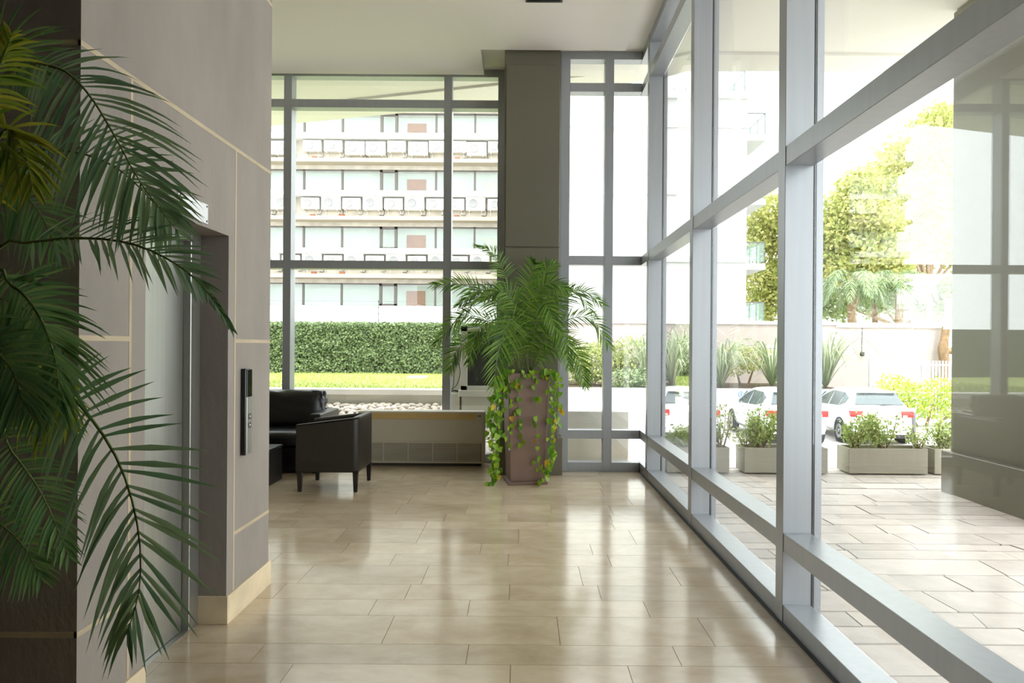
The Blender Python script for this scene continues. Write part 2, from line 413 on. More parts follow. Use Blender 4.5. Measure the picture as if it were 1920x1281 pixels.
# the storey above with its projecting soffit
edge = [(5.6, 9.0), (2.14, 9.0), (1.87, 9.21), (.3, 10.02), (-1.9, 10.72), (-4.07, 11.36), (-9, 12.8)]
us = thing('building_overhang', (0, 6, 5), 'pale soffit of the storey above projecting over the glass walls', 'overhang', kind=S)
part(MB().prism([(-9, -5), (5.6, -5)] + edge, 5.10, 6.6), 'storey_mass', 'soffit', us)
inner = [(5.6, 8.5), (2.0, 8.5), (1.0, 9.15), (-.353, 9.55), (-2.27, 10.12), (-9, 12.1)]
part(MB().prism(inner + list(reversed(edge)), 5.068, 5.11), 'soffit_band', 'soffit', us)

# ------------------------------------------------------------------ exterior ground
par = tag(B(-60, 80, 8.9, 110, -1.5, -1.1).build('parking_ground', 'asphalt'), kind=S)
tr = empty('terrace_paving', kind=S); OFF['terrace_paving'] = Vector((0, 0, 0))
part(B(1.60, 9.5, -3.6, 8.86, -1.1, -.035), 'terrace_base', 'paver_joint', tr)
pv = random.Random(11); yv = 1.6
pvr = []
while yv < 8.84:
    d = pv.choice([.17, .22, .27, .31, .35]); pvr.append((yv, min(yv + d, 8.85))); yv += d
for y0, y1 in pvr:
    x = 1.63 + pv.uniform(-.3, 0); psk = 0
    while x < min(.74 * y1 + 1.9, 9.4):
        l = pv.uniform(.3, .72); x1 = x + l
        if x1 > 1.7:
            xa = max(x, 1.63); j = lambda s=.03: pv.uniform(-s, s); g = .004
            cx_, cy_ = (xa + x1) / 2, (y0 + y1) / 2; zt = pv.uniform(-.003, .003) - .012
            sk = pv.uniform(-.05, .05)
            q = [(xa + g, y0 + g + pv.uniform(0, .012)), (x1 - g, y0 + g + pv.uniform(0, .012)), (x1 - g + sk, y1 - g - pv.uniform(0, .012)), (xa + g + (psk if xa == x else 0), y1 - g - pv.uniform(0, .012))]
            mb = MB().prism([(a - cx_, b_ - cy_) for a, b_ in q], -.035, zt)
            link('paving_stone', mb.mesh('paving_stone', 'paver'), None, tr, (cx_, cy_, 0))
        x = x1; psk = sk if x1 > 1.7 else 0

# garden on the left: podium wall, lawn, pebble bed, ivy wall
gw = thing('garden_wall', (-2, 11.8, 0), 'low cream retaining wall with white coping between the pebbles and the lawn', 'low wall', kind=S)
part(B(-9, .45, 11.80, 12.0, -1.1, .69), 'wall_body', 'concrete_cream', gw)
part(B(-9, .45, 11.74, 12.1, .67, .765), 'coping', 'concrete_white', gw, bevel=.006, bseg=1)
lw = thing('lawn', (-3, 15, .7), 'bright green lawn between low cream wall and ivy wall', 'lawn', kind=S)
lm = MB(); nx, ny = 24, 14
vs = []; fs = []
for j in range(ny + 1):
    for i in range(nx + 1):
        x = -14 + 14.6 * i / nx; y = 12.05 + 7.2 * j / ny
        vs.append((x, y, .735 + .03 * noise.noise((x * .35, y * .35, 0))))
for j in range(ny):
    for i in range(nx): a = j * (nx + 1) + i; fs.append((a, a + 1, a + nx + 2, a + nx + 1))
lm.add(vs, fs).box(-14, .6, 12.05, 19.2, -1.1, .70); part(lm, 'turf', 'lawn', lw, fixn=False)
gb = MB(); gr = random.Random(5)
for _ in range(9000):
    x = gr.uniform(-7.2, .2); y = gr.uniform(12.1, 18.6); z = .735 + .03 * noise.noise((x * .35, y * .35, 0)); a = gr.uniform(0, 6.28); h = gr.uniform(.03, .06); r = .012
    dx, dy = math.cos(a) * r, math.sin(a) * r
    gb.add([(x - dx, y - dy, z - .01), (x + dx, y + dy, z - .01), (x + gr.uniform(-.02, .02), y + gr.uniform(-.02, .02), z + h)], [(0, 1, 2)])
tag(part(gb, 'grass', 'grass_blade', lw, fixn=False), kind='stuff')
p0 = at(783, 707.5, 16.7)
tag(B(p0.x - .2, p0.x + .2, 16.4, 17.0, .70, .775).build('stepping_stone', 'concrete_white', bevel=.01, bseg=1), 'flat white stepping slab lying in the lawn', 'slab')
pb = thing('pebble_bed', (-2, 10.5, 0), 'sloping bed packed with pale river stones outside the lounge window', 'pebble bed', kind=S)
part(MB().add([(-8, 9.22, .03), (.44, 9.22, .03), (.44, 11.8, .50), (-8, 11.8, .50), (-8, 9.22, -1.1), (.44, 9.22, -1.1), (.44, 11.8, -1.1), (-8, 11.8, -1.1)], [(0, 1, 2, 3), (0, 4, 5, 1), (1, 5, 6, 2), (3, 7, 4, 0), (2, 6, 7, 3)]), 'bed_base', 'pebble_bed', pb, fixn=False)
def pebble_mesh(seed):
    bm = bmesh.new(); bmesh.ops.create_icosphere(bm, subdivisions=2, radius=1)
    for v in bm.verts:
        n_ = noise.noise(v.co * 1.3 + Vector((seed * 9, 0, 0))); v.co *= 1 + .22 * n_; v.co.z *= .62
    me = bpy.data.meshes.new('pebble'); bm.to_mesh(me); bm.free(); me.materials.append(MATS['pebble'])
    me.polygons.foreach_set('use_smooth', [True] * len(me.polygons)); return me
PM = [pebble_mesh(i) for i in range(6)]
pr = random.Random(21); cnt = 0; rest = MB()
def slope(y): return .03 + (y - 9.22) * (.47 / 2.58)
spots = []
y = 9.30
while y < 11.72:
    x = -4.6 + pr.uniform(0, .1)
    while x < .3:
        spots.append((x + pr.uniform(-.02, .02), y + pr.uniform(-.03, .03))); x += pr.uniform(.105, .15)
    y += .092
lowmesh = []
bm = bmesh.new(); bmesh.ops.create_icosphere(bm, subdivisions=1, radius=1); LV = [v.co.copy() for v in bm.verts]; LF = [tuple(v.index for v in f.verts) for f in bm.faces]; bm.free()
def seen(x, y):
    px = CX + x * F / y
    if -.55 < x < -.26: return y < 11.72
    if y > 11.28 and x > -3.2 and x < -.5: return True
    return -2.75 < x < -2.02 and y > 10.75
vis = [s for s in spots if seen(*s)]; vis.sort(key=lambda s: s[1]); keep = set(vis[:10] + random.Random(1).sample(vis[10:], min(285, len(vis) - 10)) if len(vis) > 295 else vis)
for (x, y) in spots:
    a, b_, c_ = pr.uniform(.055, .085), pr.uniform(.045, .065), pr.uniform(.04, .055); rz = pr.uniform(0, 3.14); z = slope(y) + .02 + pr.uniform(-.01, .02)
    if (x, y) in keep:
        o = link('river_stone', PM[pr.randrange(6)], None, None, (x, y, z)); o.scale = (a, b_, c_ / .62 * .8); o.rotation_euler = (pr.uniform(-.2, .2), pr.uniform(-.2, .2), rz)
        tag(o, 'pale rounded river stone lying in the sloping bed outside the lounge window', 'stone', 'river stones in the bed outside the lounge window')
    else:
        cz, sz = math.cos(rz), math.sin(rz)
        rest.add([(x + (v.x * a) * cz - (v.y * b_) * sz, y + (v.x * a) * sz + v.y * b_ * cz, z + v.z * c_ * .8) for v in LV], LF)
tag(part(rest, 'river_stones', 'pebble', pb, fixn=False, smooth=True), kind='stuff')

def leafcloud(mb, pts, size, rnd, asp=.55, nrm=None, jit=1.0):
    for p in pts:
        n_ = Vector((rnd.gauss(0, 1), rnd.gauss(0, 1), rnd.gauss(0, 1))) * jit
        if nrm is not None: n_ = n_ * .55 + nrm
        n_.normalize(); a = n_.orthogonal(); a.normalize(); b_ = n_.cross(a); q = rnd.uniform(0, 6.28)
        u = a * math.cos(q) + b_ * math.sin(q); v = n_.cross(u); s = size * rnd.uniform(.6, 1.3); p = Vector(p)
        mb.add([p - u * s * .5, p + v * s * asp * .5 + n_ * s * .05, p + u * s * .5, p - v * s * asp * .5 + n_ * s * .05], [(0, 1, 2, 3)])
iv = thing('ivy_wall', (-4, 19, .7), 'wall thickly covered in clipped dark green ivy at the end of the lawn', 'hedge')
part(B(-14, .6, 19.0, 19.4, .6, 2.05), 'wall_core', 'ivy_core', iv)
ir = random.Random(8); lv = MB(); pts = []
for _ in range(24000):
    x = ir.uniform(-8.2, .4); z = ir.uniform(.66, 2.1); pts.append((x, 18.95 - .08 * noise.noise((x * 3, z * 3, 0)) - ir.uniform(0, .1), z))
for _ in range(1500): pts.append((ir.uniform(-8.2, .4), ir.uniform(18.95, 19.4), 2.08 + ir.uniform(-.03, .06)))
leafcloud(lv, pts, .072, ir, .75, Vector((0, -1, .5)))
tag(part(lv, 'ivy_leaves', 'ivy', iv, fixn=False), kind='stuff')
# thin electric-fence post with wires above the ivy
ep = at(709.5, 600, 19.2)
ef = thing('wire_fence', (ep.x, 19.2, 2.05), 'thin wire fence on a slim rod above the ivy wall', 'wire fence')
part(MB().tube([(ep.x, 19.2, 2.05), (ep.x, 19.2, 2.75)], .009, 6), 'rod', 'grille_grey', ef)
for h in (2.2, 2.38, 2.56, 2.72):
    part(MB().tube([(-8, 19.2, h), (ep.x, 19.2, h - .01), (.4, 19.2, h)], .0025, 4), 'wire', 'grille_grey', ef)
    part(MB().lathe([(.014, h - .02), (.014, h + .01)], 8, (ep.x, 19.2, 0)), 'insulator', 'cable', ef)

# podium box outside the right bay
pod = tag(B(.46, 1.41, 9.22, 14.2, -1.1, .655).build('podium_block', 'concrete_white', bevel=.01, bseg=1), 'broad white podium block just outside the narrow right window bay', 'podium', kind=S)
tag(B(.44, 1.605, 8.62, 9.22, -1.1, -.01).build('terrace_strip', 'concrete_white'), kind=S)
tag(B(1.41, 1.60, 9.22, 14.2, -1.1, -.02).build('terrace_kerb', 'concrete_white'), kind=S)

# equipment housing outside the lounge window
eq = thing('equipment_housing', (-.7, 10.6, .78), 'cream outdoor equipment housing with dark front panel beside the pebble bed', 'cabinet')
part(B(-.93, .1, 10.55, 11.4, .80, 1.80), 'housing', 'cabinet_grey', eq, bevel=.01, bseg=1)
part(B(-.83, 0, 10.53, 10.56, .905, 1.72), 'front_panel', 'screen_dark', eq, bevel=.004, bseg=1)
for a in ((-.93, -.83, .84, 1.80), (-.93, .1, .84, .905), (-.93, .1, 1.72, 1.80)):
    part(B(a[0], a[1], 10.50, 10.56, a[2], a[3]), 'panel_frame', 'cabinet_grey', eq, bevel=.004, bseg=1)
part(B(-.96, .1, 10.46, 11.4, .74, .84), 'base_ledge', 'cabinet_grey', eq, bevel=.008, bseg=1)
part(B(-.93, .1, 10.7, 11.4, -.2, .76), 'support_block', 'concrete_cream', eq)
jb = thing('junction_box', (-1.02, 10.9, .8), 'pale grey wall box with two black cables beside the equipment housing', 'electrical box')
part(B(-1.13, -.93, 10.95, 11.3, .765, 1.5), 'backing_post', 'concrete_cream', jb)
part(B(-1.15, -.95, 10.85, 10.96, 1.31, 1.51), 'box_body', 'cabinet_grey', jb, bevel=.006, bseg=1)
part(B(-1.2, -.97, 10.8, 11.73, -.2, .765), 'foot', 'concrete_cream', jb)
for dx in (-.02, .03):
    part(MB().tube([q[0] for q in cat([(-1.06 + dx, 10.9, 1.32), (-1.03 + dx * 2, 10.88, 1.1), (-1.05 + dx, 10.86, .9), (-1.10, 10.84, .82)], 12)], .006, 6), 'cable', 'cable', jb)
part(MB().tube([(-1.1, 10.84, .80), (-1.06, 10.83, .81), (-1.0, 10.84, .80), (-.97, 10.86, .79)], .016, 6), 'cable_coil', 'cable', jb)

# ------------------------------------------------------------------ far apartment facade with outdoor units
YF = 36.0
def fh(py): return EYE - (py - CY + TH * 280) * YF / F        # heights read at px 700
def fx(px): return (px - CX) * YF / F
fb = thing('apartment_block', (-6, YF, -1.1), 'white apartment block with ribbon windows and outdoor units on ledges behind the ivy wall', 'building')
X0, X1 = fx(380), fx(1075)
part(B(X0, X1, YF + .75, YF + .95, -1.1, 16.5), 'interior_wall', 'mint', fb)
rowsF = [(318, 361), (424.7, 468), (531, 575)]
per = 106.6
rowsF = [(318 - per * k, 361.3 - per * k) for k in (2, 1, 0, -1, -2)]
mul = [425, 495, 567, 639, (710, 743), 815, 888, 960, 1032]
for r, (t, b_) in enumerate(rowsF):
    zt, zb = fh(t), fh(b_)
    # opaque spandrel between this window row and the next one below
    znext = fh(t + per)
    part(B(X0, X1, YF, YF + .75, znext, zb), 'spandrel_wall', 'facade_rough' if r < 4 else 'facade_white', fb)
    part(B(X0, X1, YF - .55, YF + .02, fh(b_ + (10.3 if r else 14)), zb), 'white_band', 'facade_white', fb)
    if r < 4:
        part(B(X0, X1, YF - .75, YF + .02, fh(b_ + 62.8 - 7), fh(b_ + 49)), 'ledge', 'ledge_beige', fb)
    else:
        part(B(X0, X1, YF - .6, YF + .02, -1.1, zb), 'white_base', 'facade_white', fb)
    if r == 0: part(B(X0, X1, YF, YF + .75, zt, zt + 4), 'top_wall', 'facade_white', fb)
    part(B(X0, X1, YF + .05, YF + .16, zt - .06, zt), 'head_frame', 'frame_dark', fb)
    part(B(X0, X1, YF + .05, YF + .16, zb, zb + .05), 'sill_frame', 'frame_dark', fb)
    prev = X0
    for m_ in mul:
        if isinstance(m_, tuple):
            a, c_ = fx(m_[0]), fx(m_[1])
            part(B(prev, a, YF + .09, YF + .12, zb + .05, zt - .06), 'pane', 'glass_far', fb)
            for q in (a, c_ - .14): part(B(q, q + .14, YF + .03, YF + .17, zb, zt), 'casement_frame', 'frame_dark', fb)
            for q in (zb, zt - .13): part(B(a, c_, YF + .03, YF + .17, q, q + .13), 'casement_frame', 'frame_dark', fb)
            part(B(a + .14, c_ - .14, YF + .09, YF + .12, zb + .13, zt - .13), 'pane', 'glass_far', fb); prev = c_
        else:
            a = fx(m_); part(B(prev, a - .05, YF + .09, YF + .12, zb + .05, zt - .06), 'pane', 'glass_far', fb)
            part(B(a - .05, a + .05, YF + .05, YF + .16, zb, zt), 'window_post', 'frame_dark', fb); prev = a + .05
    part(B(prev, X1, YF + .09, YF + .12, zb + .05, zt - .06), 'pane', 'glass_far', fb)
    dz = fh(t + 12)
    part(B(fx(757), fx(793), YF + .68, YF + .75, zb, dz), 'inner_door', 'door_wood', fb)
    part(B(fx(905), fx(945), YF + .68, YF + .75, zb, fh(t + 16)), 'inner_door', 'concrete_cream', fb)
def outdoor_unit(big):
    wv, hv = (1.00, .70) if big else (.93, .58)
    o = empty('outdoor_unit', (0, 0, 0))
    link('casing', MB().box(-wv / 2, wv / 2, -.34, 0, 0, hv).mesh('casing', 'unit_white', bevel=.02, bseg=1), None, o)
    r = .215 if big else .19; cx_ = -wv * .12
    g = link('fan_guard', MB().lathe([(r, -.345), (r, -.365), (r * .94, -.37), (r * .94, -.35)], 24, (cx_, 0, hv * .52), 'y').mesh('fan_guard', 'grille_grey'), None, o)
    mb = MB()
    for k in range(-4, 5):
        x = k * r / 4.8; hh = math.sqrt(max(0, r * r * .88 - x * x)); mb.box(cx_ + x - .008, cx_ + x + .008, -.378, -.366, hv * .52 - hh, hv * .52 + hh)
    link('guard_bars', mb.mesh('guard_bars', 'unit_white'), None, g)
    for sx in (-.32, .32):
        link('bracket', MB().box(sx - .02, sx + .02, -.34, .02, -.05, 0).box(sx - .02, sx + .02, -.02, .02, -.22, 0).mesh('bracket', 'unit_white'), None, o)
    link('pipe', MB().tube([q[0] for q in cat([(wv * .5, -.12, .12), (wv * .5 + .07, -.1, .0), (wv * .5 + .02, -.05, -.22), (wv * .3, -.02, -.2)], 8)], .018, 5).mesh('pipe', 'cable' if big else 'grille_grey'), None, o)
    return o
protoB, protoS = outdoor_unit(True), outdoor_unit(False); used = {True: False, False: False}
rowA = [(458, 1), (497, 1), (533, 1), (586, 0), (625, 0), (665.5, 1), (704, 1), (743, 0), (783, 1), (820, 0), (856, 0), (892, 1), (930, 0)]
rowB = [(458, 1), (497, 1), (533, 1), (583, 0), (622, 1), (660, 0), (699, 1), (738, 0), (777, 1), (816, 0), (853, 0), (890.5, 1), (930, 0)]
rowC = [(470 + 39 * k, k % 2) for k in range(13)]
for rr, lst, bot, lab in ((0, rowA, 288, 'upper'), (1, rowB, 395, 'middle'), (2, rowC, 502, 'lower')):
    for px, big in lst:
        big = bool(big); base = protoB if big else protoS
        o = base if not used[big] else copy_tree(base); used[big] = True
        top = bot - 21
        zb = fh(bot + (5 if big and rr == 0 else 0) + (1 if big else 0)); o.location = (fx(px), YF - .02, zb)
        tag(o, '%s white outdoor air conditioner unit fixed above the %s ledge of the apartment block' % ('large' if big else 'small', lab), 'air conditioner', 'outdoor units above the %s ledge' % lab)
for px, py in ((588, 299), (855, 299), (585, 407), (640, 406), (855, 407), (588, 514), (641, 514)):
    q = fx(px); z = fh(py); part(B(q - .12, q + .12, YF - .12, YF + .01, z - .07, z + .1), 'rust_block', 'rust', fb)

# ------------------------------------------------------------------ white building on the right with balconies
YW = 30.6
def wz(py, px=1340): return EYE - (py - CY - TH * (px - CX)) * YW / F
def wx(px): return (px - CX) * YW / F
wb = thing('white_building', (6, YW, -1.1), 'blank white apartment tower with side balconies beyond the mauve garden wall', 'building')
xa, xb = wx(1010), wx(1398)
part(B(xa, xb, YW, YW + 4.3, -1.1, wz(187)), 'wall', 'facade_white', wb)
for py in (235, 361, 487):
    part(B(xa - .02, xb + .04, YW - .10, YW + 4.32, wz(py + 5.5), wz(py - 5.5)), 'floor_band', 'facade_white', wb, bevel=.006, bseg=1)
part(B(xa, wx(1393) + .1, YW - .25, YW + 4.3, wz(187), wz(174)), 'roof_slab', 'facade_white', wb)
def railing(parent, x0, x1, y0, y1, z0, z1):
    for a, b_, c_, d in ((x0, x1, y0, y0 + .02), (x1 - .02, x1, y0, y1)):
        part(B(a, b_, c_, d, z0 + .08, z1), 'glass_panel', 'glass_rail', parent)
    part(MB().tube([(x0, y0, z1), (x1, y0, z1)], .025, 6), 'handrail', 'grille_grey', parent)
    part(MB().tube([(x1, y0, z1), (x1, y1, z1)], .025, 6), 'handrail', 'grille_grey', parent)
    n_ = max(2, int((x1 - x0) / .5))
    for k in range(n_ + 1):
        x = x0 + (x1 - x0) * k / n_; part(MB().tube([(x, y0 + .03, z0), (x, y0 + .03, z0 + .12 if 0 < k < n_ else z1)], .02, 5), 'rail_post', 'grille_grey', parent)
    for k in range(1, 4):
        yy = y0 + (y1 - y0) * k / 3; part(MB().tube([(x1 - .03, yy, z0), (x1 - .03, yy, z1)], .02, 5), 'rail_post', 'grille_grey', parent)
railing(wb, wx(1150), wx(1391), YW - .2, YW + 4.2, wz(174), wz(136))
for py in (244, 367, 491, 606):
    z1 = wz(py, 1420); x1 = wx(1443)
    part(B(xb, x1, YW + .6, YW + 3.6, z1 - .27, z1), 'balcony_slab', 'facade_white', wb)
    railing(wb, xb, x1 - .03, YW + .65, YW + 3.6, z1, z1 + .95)
pp = empty('balcony_plant', (wx(1408), YW + 1.2, wz(491, 1420)), 'small potted plant behind balcony glass of the white tower', 'potted plant')
link('pot', MB().lathe([(.12, 0), (.17, .3), (.15, .3)], 12).mesh('pot', 'rust'), None, pp)
mb = MB(); leafcloud(mb, [(random.gauss(0, .12), random.gauss(0, .12), .5 + random.gauss(0, .14)) for _ in range(120)], .14, random); link('leaves', mb.mesh('leaves', 'shrub_green', fixn=False), None, pp)

# ------------------------------------------------------------------ mauve perimeter wall, kerb wall, fence, planting
YM = 29.0
mw = thing('perimeter_wall', (9, YM, -1.1), 'mauve rendered garden wall with pale coping behind the parked cars', 'wall', kind=S)
xm = (1766 - CX) * YM / F
zt = EYE - (607 - CY - TH * 360) * YM / F
part(B(.3, xm, YM, YM + .3, -1.1, zt), 'wall_render', 'mauve_wall', mw)
part(B(.3, (1567 - CX) * YM / F, YM - .06, YM + .36, zt - .02, zt + .11), 'coping', 'concrete_white', mw)
part(B((1567 - CX) * YM / F, xm + .05, YM - .06, YM + .36, zt - .12, zt + .07), 'coping', 'concrete_white', mw)
kw = thing('kerb_wall', (6, 23.5, -1.1), 'low white wall that the parked cars face', 'low wall', kind=S)
part(B(.5, (1630 - CX) * 23.5 / F, 23.5, 23.8, -1.1, .12), 'wall_body', 'concrete_white', kw)
tag(B(.5, (1630 - CX) * 23.5 / F, 23.8, YM, -1.1, .05).build('planting_bed', 'soil'), kind=S)
sg = at(1389.5, 739.5, 23.46)
sn = empty('parking_sign', sg, 'small round blue sign with a white letter on the low white wall', 'sign')
link('disc', MB().lathe([(.10, .0), (.10, -.02)], 20, (0, 0, 0), 'y').mesh('disc', 'sign_blue'), None, sn)
link('face', MB().lathe([(.075, -.02), (.075, -.024)], 20, (0, 0, 0), 'y').mesh('face', 'plate_white'), None, sn)
ft = bpy.data.curves.new('letter', 'FONT'); ft.body = 'E'; ft.size = .14; ft.align_x = 'CENTER'; ft.align_y = 'CENTER'; ft.extrude = .002; ft.offset = .006
fo = bpy.data.objects.new('letter', ft); ft.materials.append(MATS['sign_blue']); lme = bpy.data.meshes.new_from_object(fo); bpy.data.objects.remove(fo); fo = bpy.data.objects.new('letter', lme); C.objects.link(fo); fo.parent = sn; fo.location = (0, -.028, 0); fo.rotation_euler = (R(90), 0, 0)
# hanging wall light
wlp = at(1617, 664, YM - .08)
wlt = thing('wall_spotlight', wlp, 'small black fitting hanging on a thin cable on the mauve wall', 'wall light')
part(B(wlp.x - .06, wlp.x + .06, YM - .14, YM + .01, wlp.z - .08, wlp.z + .08), 'fitting', 'cable', wlt, bevel=.01, bseg=1)
part(MB().tube([(wlp.x, YM - .01, wlp.z), (wlp.x + .02, YM - .01, zt - .1)], .012, 5), 'cable', 'cable', wlt)
# palisade fence
YP = 26.5
pf = thing('palisade_fence', (15, YP, -1.1), 'light grey metal palisade fence in front of the mauve wall', 'fence')
xf0 = (1632 - CX) * YP / F; ztf = at(1660, 676, YP).z
pmesh = MB().box(-.033, .033, -.01, .01, 0, ztf + 1.0).mesh('slat', 'fence_grey')
for k in range(52):
    link('slat', pmesh, None, pf, (xf0 + k * .125 - 15, 0, .1))
for z in (ztf - .18, ztf - 1.05): part(B(xf0, xf0 + 6.5, YP + .011, YP + .05, z, z + .05), 'rail', 'fence_grey', pf)
for px in (1635, 1675, 1733, 1800, 1860):
    x = (px - CX) * YP / F; part(B(x - .09, x + .09, YP - .02, YP + .1, -1.1, ztf + .05), 'post', 'fence_grey', pf)

def blob_points(n, c, r, rnd, shell=.55):
    out = []
    while len(out) < n:
        v = Vector((rnd.gauss(0, 1), rnd.gauss(0, 1), rnd.gauss(0, 1))); v.normalize(); d = shell + (1 - shell) * rnd.random() ** .6
        d *= 1 + .3 * noise.noise(v * 2.2 + Vector(c))
        out.append((c[0] + v.x * r[0] * d, c[1] + v.y * r[1] * d, c[2] + v.z * r[2] * d))
    return out
def shrub(name, label, c, blobs, n, size, m, group=None, base=0.05, seed=1, cat_='shrub'):
    rnd = random.Random(seed); o = thing(name, (c[0], c[1], base), label, cat_, group)
    mb = MB(); tot = sum(b_[3] * b_[5] for b_ in blobs)
    for dx, dy, dz, rx, ry, rz in blobs:
        leafcloud(mb, blob_points(max(20, int(n * rx * rz / tot)), (c[0] + dx, c[1] + dy, c[2] + dz), (rx, ry, rz), rnd), size, rnd)
    part(mb, 'foliage', m, o, fixn=False)
    st = MB()
    for dx, dy, dz, rx, ry, rz in blobs:
        st.tube([(c[0] + dx * .3, c[1] + dy * .3, base - .02), (c[0] + dx, c[1] + dy, c[2] + dz)], [.05, .02], 5)
    part(st, 'stems', 'bark', o); return o
def flax(label, base, h, n, seed, group='flax clumps before the mauve wall', wd=.07):
    h *= 1.15; rnd = random.Random(seed); o = thing('flax_clump', base, label, 'plant', group); mb = MB()
    for k in range(int(n * 1.6)):
        a = rnd.uniform(0, 6.28); out = rnd.uniform(.3, 1.0) * h * .8; hh = h * rnd.uniform(.5, 1.0); d = Vector((math.cos(a), math.sin(a), 0)); sd = Vector((-d.y, d.x, 0))
        P = cat([Vector(base), Vector(base) + d * out * .4 + Vector((0, 0, hh * .7)), Vector(base) + d * out * .85 + Vector((0, 0, hh * .95)), Vector(base) + d * out * 1.3 + Vector((0, 0, hh * rnd.uniform(.35, .85)))], 8)
        v = []; f = []
        for i, (p, t) in enumerate(P):
            ww = wd * .8 * (1 - (i / 7) ** 2) * .5 + .002; v += [p - sd * ww, p + sd * ww + Vector((0, 0, .01))]
            if i: f.append((2 * i - 2, 2 * i - 1, 2 * i + 1, 2 * i))
        mb.add(v, f)
    part(mb, 'blades', 'flax', o, fixn=False); return o
g1 = at(1160, 690, 26.5); shrub('round_shrub', 'broad rounded olive green shrub above the white podium', (g1.x, 26.5, .9), [(-.6, 0, .1, 1.0, .8, .75), (.5, 0, .25, .9, .8, .8), (0, -.5, -.3, 1.3, .8, .6)], 3200, .13, 'shrub_olive', seed=2)
g1 = at(1200, 715, 25); shrub('low_shrub', 'low grey green shrub in front of the rounded olive shrub', (g1.x, 25, .35), [(-.5, 0, 0, .8, .5, .42), (.3, 0, 0, .7, .5, .4)], 1500, .11, 'shrub_green', seed=3)
g1 = at(1095, 690, 26.8); shrub('leafy_shrub', 'leafy shrub between the white podium and the rounded olive shrub', (g1.x, 26.8, .8), [(-.5, 0, 0, .9, .7, .75), (.3, 0, .1, .8, .7, .8)], 2000, .13, 'shrub_olive', seed=13)
flax('tall arching flax clump beside the rounded olive shrub', (at(1212, 700, 25.5).x, 25.5, .05), 1.75, 46, 4)
flax('dense dark flax clump behind the white car nearest the podium', (at(1262, 700, 25.0).x, 25.0, .05), 1.9, 64, 5)
flax('broad flax clump next to the dark green shrub', (at(1290, 700, 26.5).x, 26.5, .05), 2.1, 46, 15)
flax('arching flax clump beside the feathery yellow olive shrub', (at(1352, 700, 25.2).x, 25.2, .05), 1.65, 50, 6)
flax('spiky flax clump standing under the wall vent', (at(1448, 705, 25.6).x, 25.6, .05), 1.7, 44, 7)
flax('long leaved flax clump alone before bare mauve wall', (at(1548, 705, 25.6).x, 25.6, .05), 2.0, 60, 9, wd=.085)
g1 = at(1395, 678, 27.0); shrub('feathery_shrub', 'feathery yellow olive shrub between two flax clumps', (g1.x, 27, 1.0), [(-.4, 0, 0, .8, .6, .6), (.5, 0, .1, .9, .6, .5)], 1700, .12, 'tree_yellow', seed=10)
g1 = at(1275, 675, 27.5); shrub('dark_shrub', 'dark green shrub behind the dense flax clump', (g1.x, 27.5, .9), [(0, 0, 0, .9, .6, .9)], 1500, .14, 'shrub_green', seed=12)
vg = at(1451, 664, YM - .05)
vt = thing('wall_vent', vg, 'white louvred vent on the mauve wall above a flax clump', 'vent')
for k in range(7): part(B(vg.x - .2, vg.x + .2, YM - .08, YM + .01, vg.z - .35 + k * .1, vg.z - .30 + k * .1), 'louvre', 'fence_grey', vt)
g1 = at(1730, 740, 23.6)
shrub('clipped_hedge', 'bright yellow green hedge in front of the palisade fence', (g1.x, 23.6, -.35), [(-1.0, 0, .55, .55, .6, .45), (-.6, 0, .1, .9, .7, .7), (.4, 0, .15, 1.0, .7, .75), (1.4, 0, .1, 1.0, .7, .75), (2.3, 0, .1, 1.0, .7, .7)], 5200, .11, 'hedge_bright', base=-1.1, seed=17)
bo = at(1711.5, 800, 19.6)
bl_ = thing('bollard', (bo.x, 19.6, -1.1), 'grey bollard with white cap between the hedge and the parked car nearest it', 'bollard')
part(MB().lathe([(.075, -1.1), (.075, -.27), (.07, -.26)], 14, (bo.x, 19.6, 0)), 'post', 'grille_grey', bl_, smooth=False)
part(MB().lathe([(.08, -.26), (.08, -.18), (.05, -.15)], 14, (bo.x, 19.6, 0)), 'cap', 'unit_white', bl_)

# ------------------------------------------------------------------ trees beyond the wall
def tree(label, base, top, clumps, n, size, m, seed, trunk_r=.25, group='trees beyond the mauve wall'):
    rnd = random.Random(seed); o = thing('tree', base, label, 'tree', group); b0 = Vector(base); mb = MB(); lf = MB()
    mid = Vector((base[0], base[1], top * .4))
    mb.tube([b0, b0.lerp(mid, .5) + Vector((.2, 0, 0)), mid], [trunk_r, trunk_r * .8, trunk_r * .6], 8)
    tot = sum(c_[3] ** 2 for c_ in clumps)
    for x, y, z, r in clumps:
        c_ = Vector((x, y, z)); mb.tube([mid, mid.lerp(c_, .5) + Vector((rnd.uniform(-.3, .3), rnd.uniform(-.3, .3), .3)), c_, c_ + Vector((rnd.uniform(-.5, .5), 0, r * .6))], [trunk_r * .5, trunk_r * .3, trunk_r * .16, .02], 6)
        leafcloud(lf, blob_points(int(n * r * r / tot), (x, y, z), (r * 1.1, r, r * .85), rnd, .25), size, rnd, .7)
    part(mb, 'trunk', 'bark_pale', o, smooth=True); part(lf, 'foliage', m, o, fixn=False)
def clump(px, py, Y, rpx): p = at(px, py, Y); return (p.x, p.y, p.z, rpx * Y / F)
tree('tall yellow green plane tree leaning over the palms', (at(1740, 600, 40).x, 40, -1.1), 12, [clump(1745, 270, 40, 62), clump(1690, 300, 40, 46), clump(1790, 350, 41, 80), clump(1720, 380, 39, 65), clump(1800, 240, 41, 55), clump(1870, 330, 42, 90), clump(1650, 340, 40, 45), clump(1690, 440, 39, 60), clump(1820, 460, 40, 70), clump(1760, 220, 40, 34)], 19000, .27, 'tree_yellow', 31, .22)
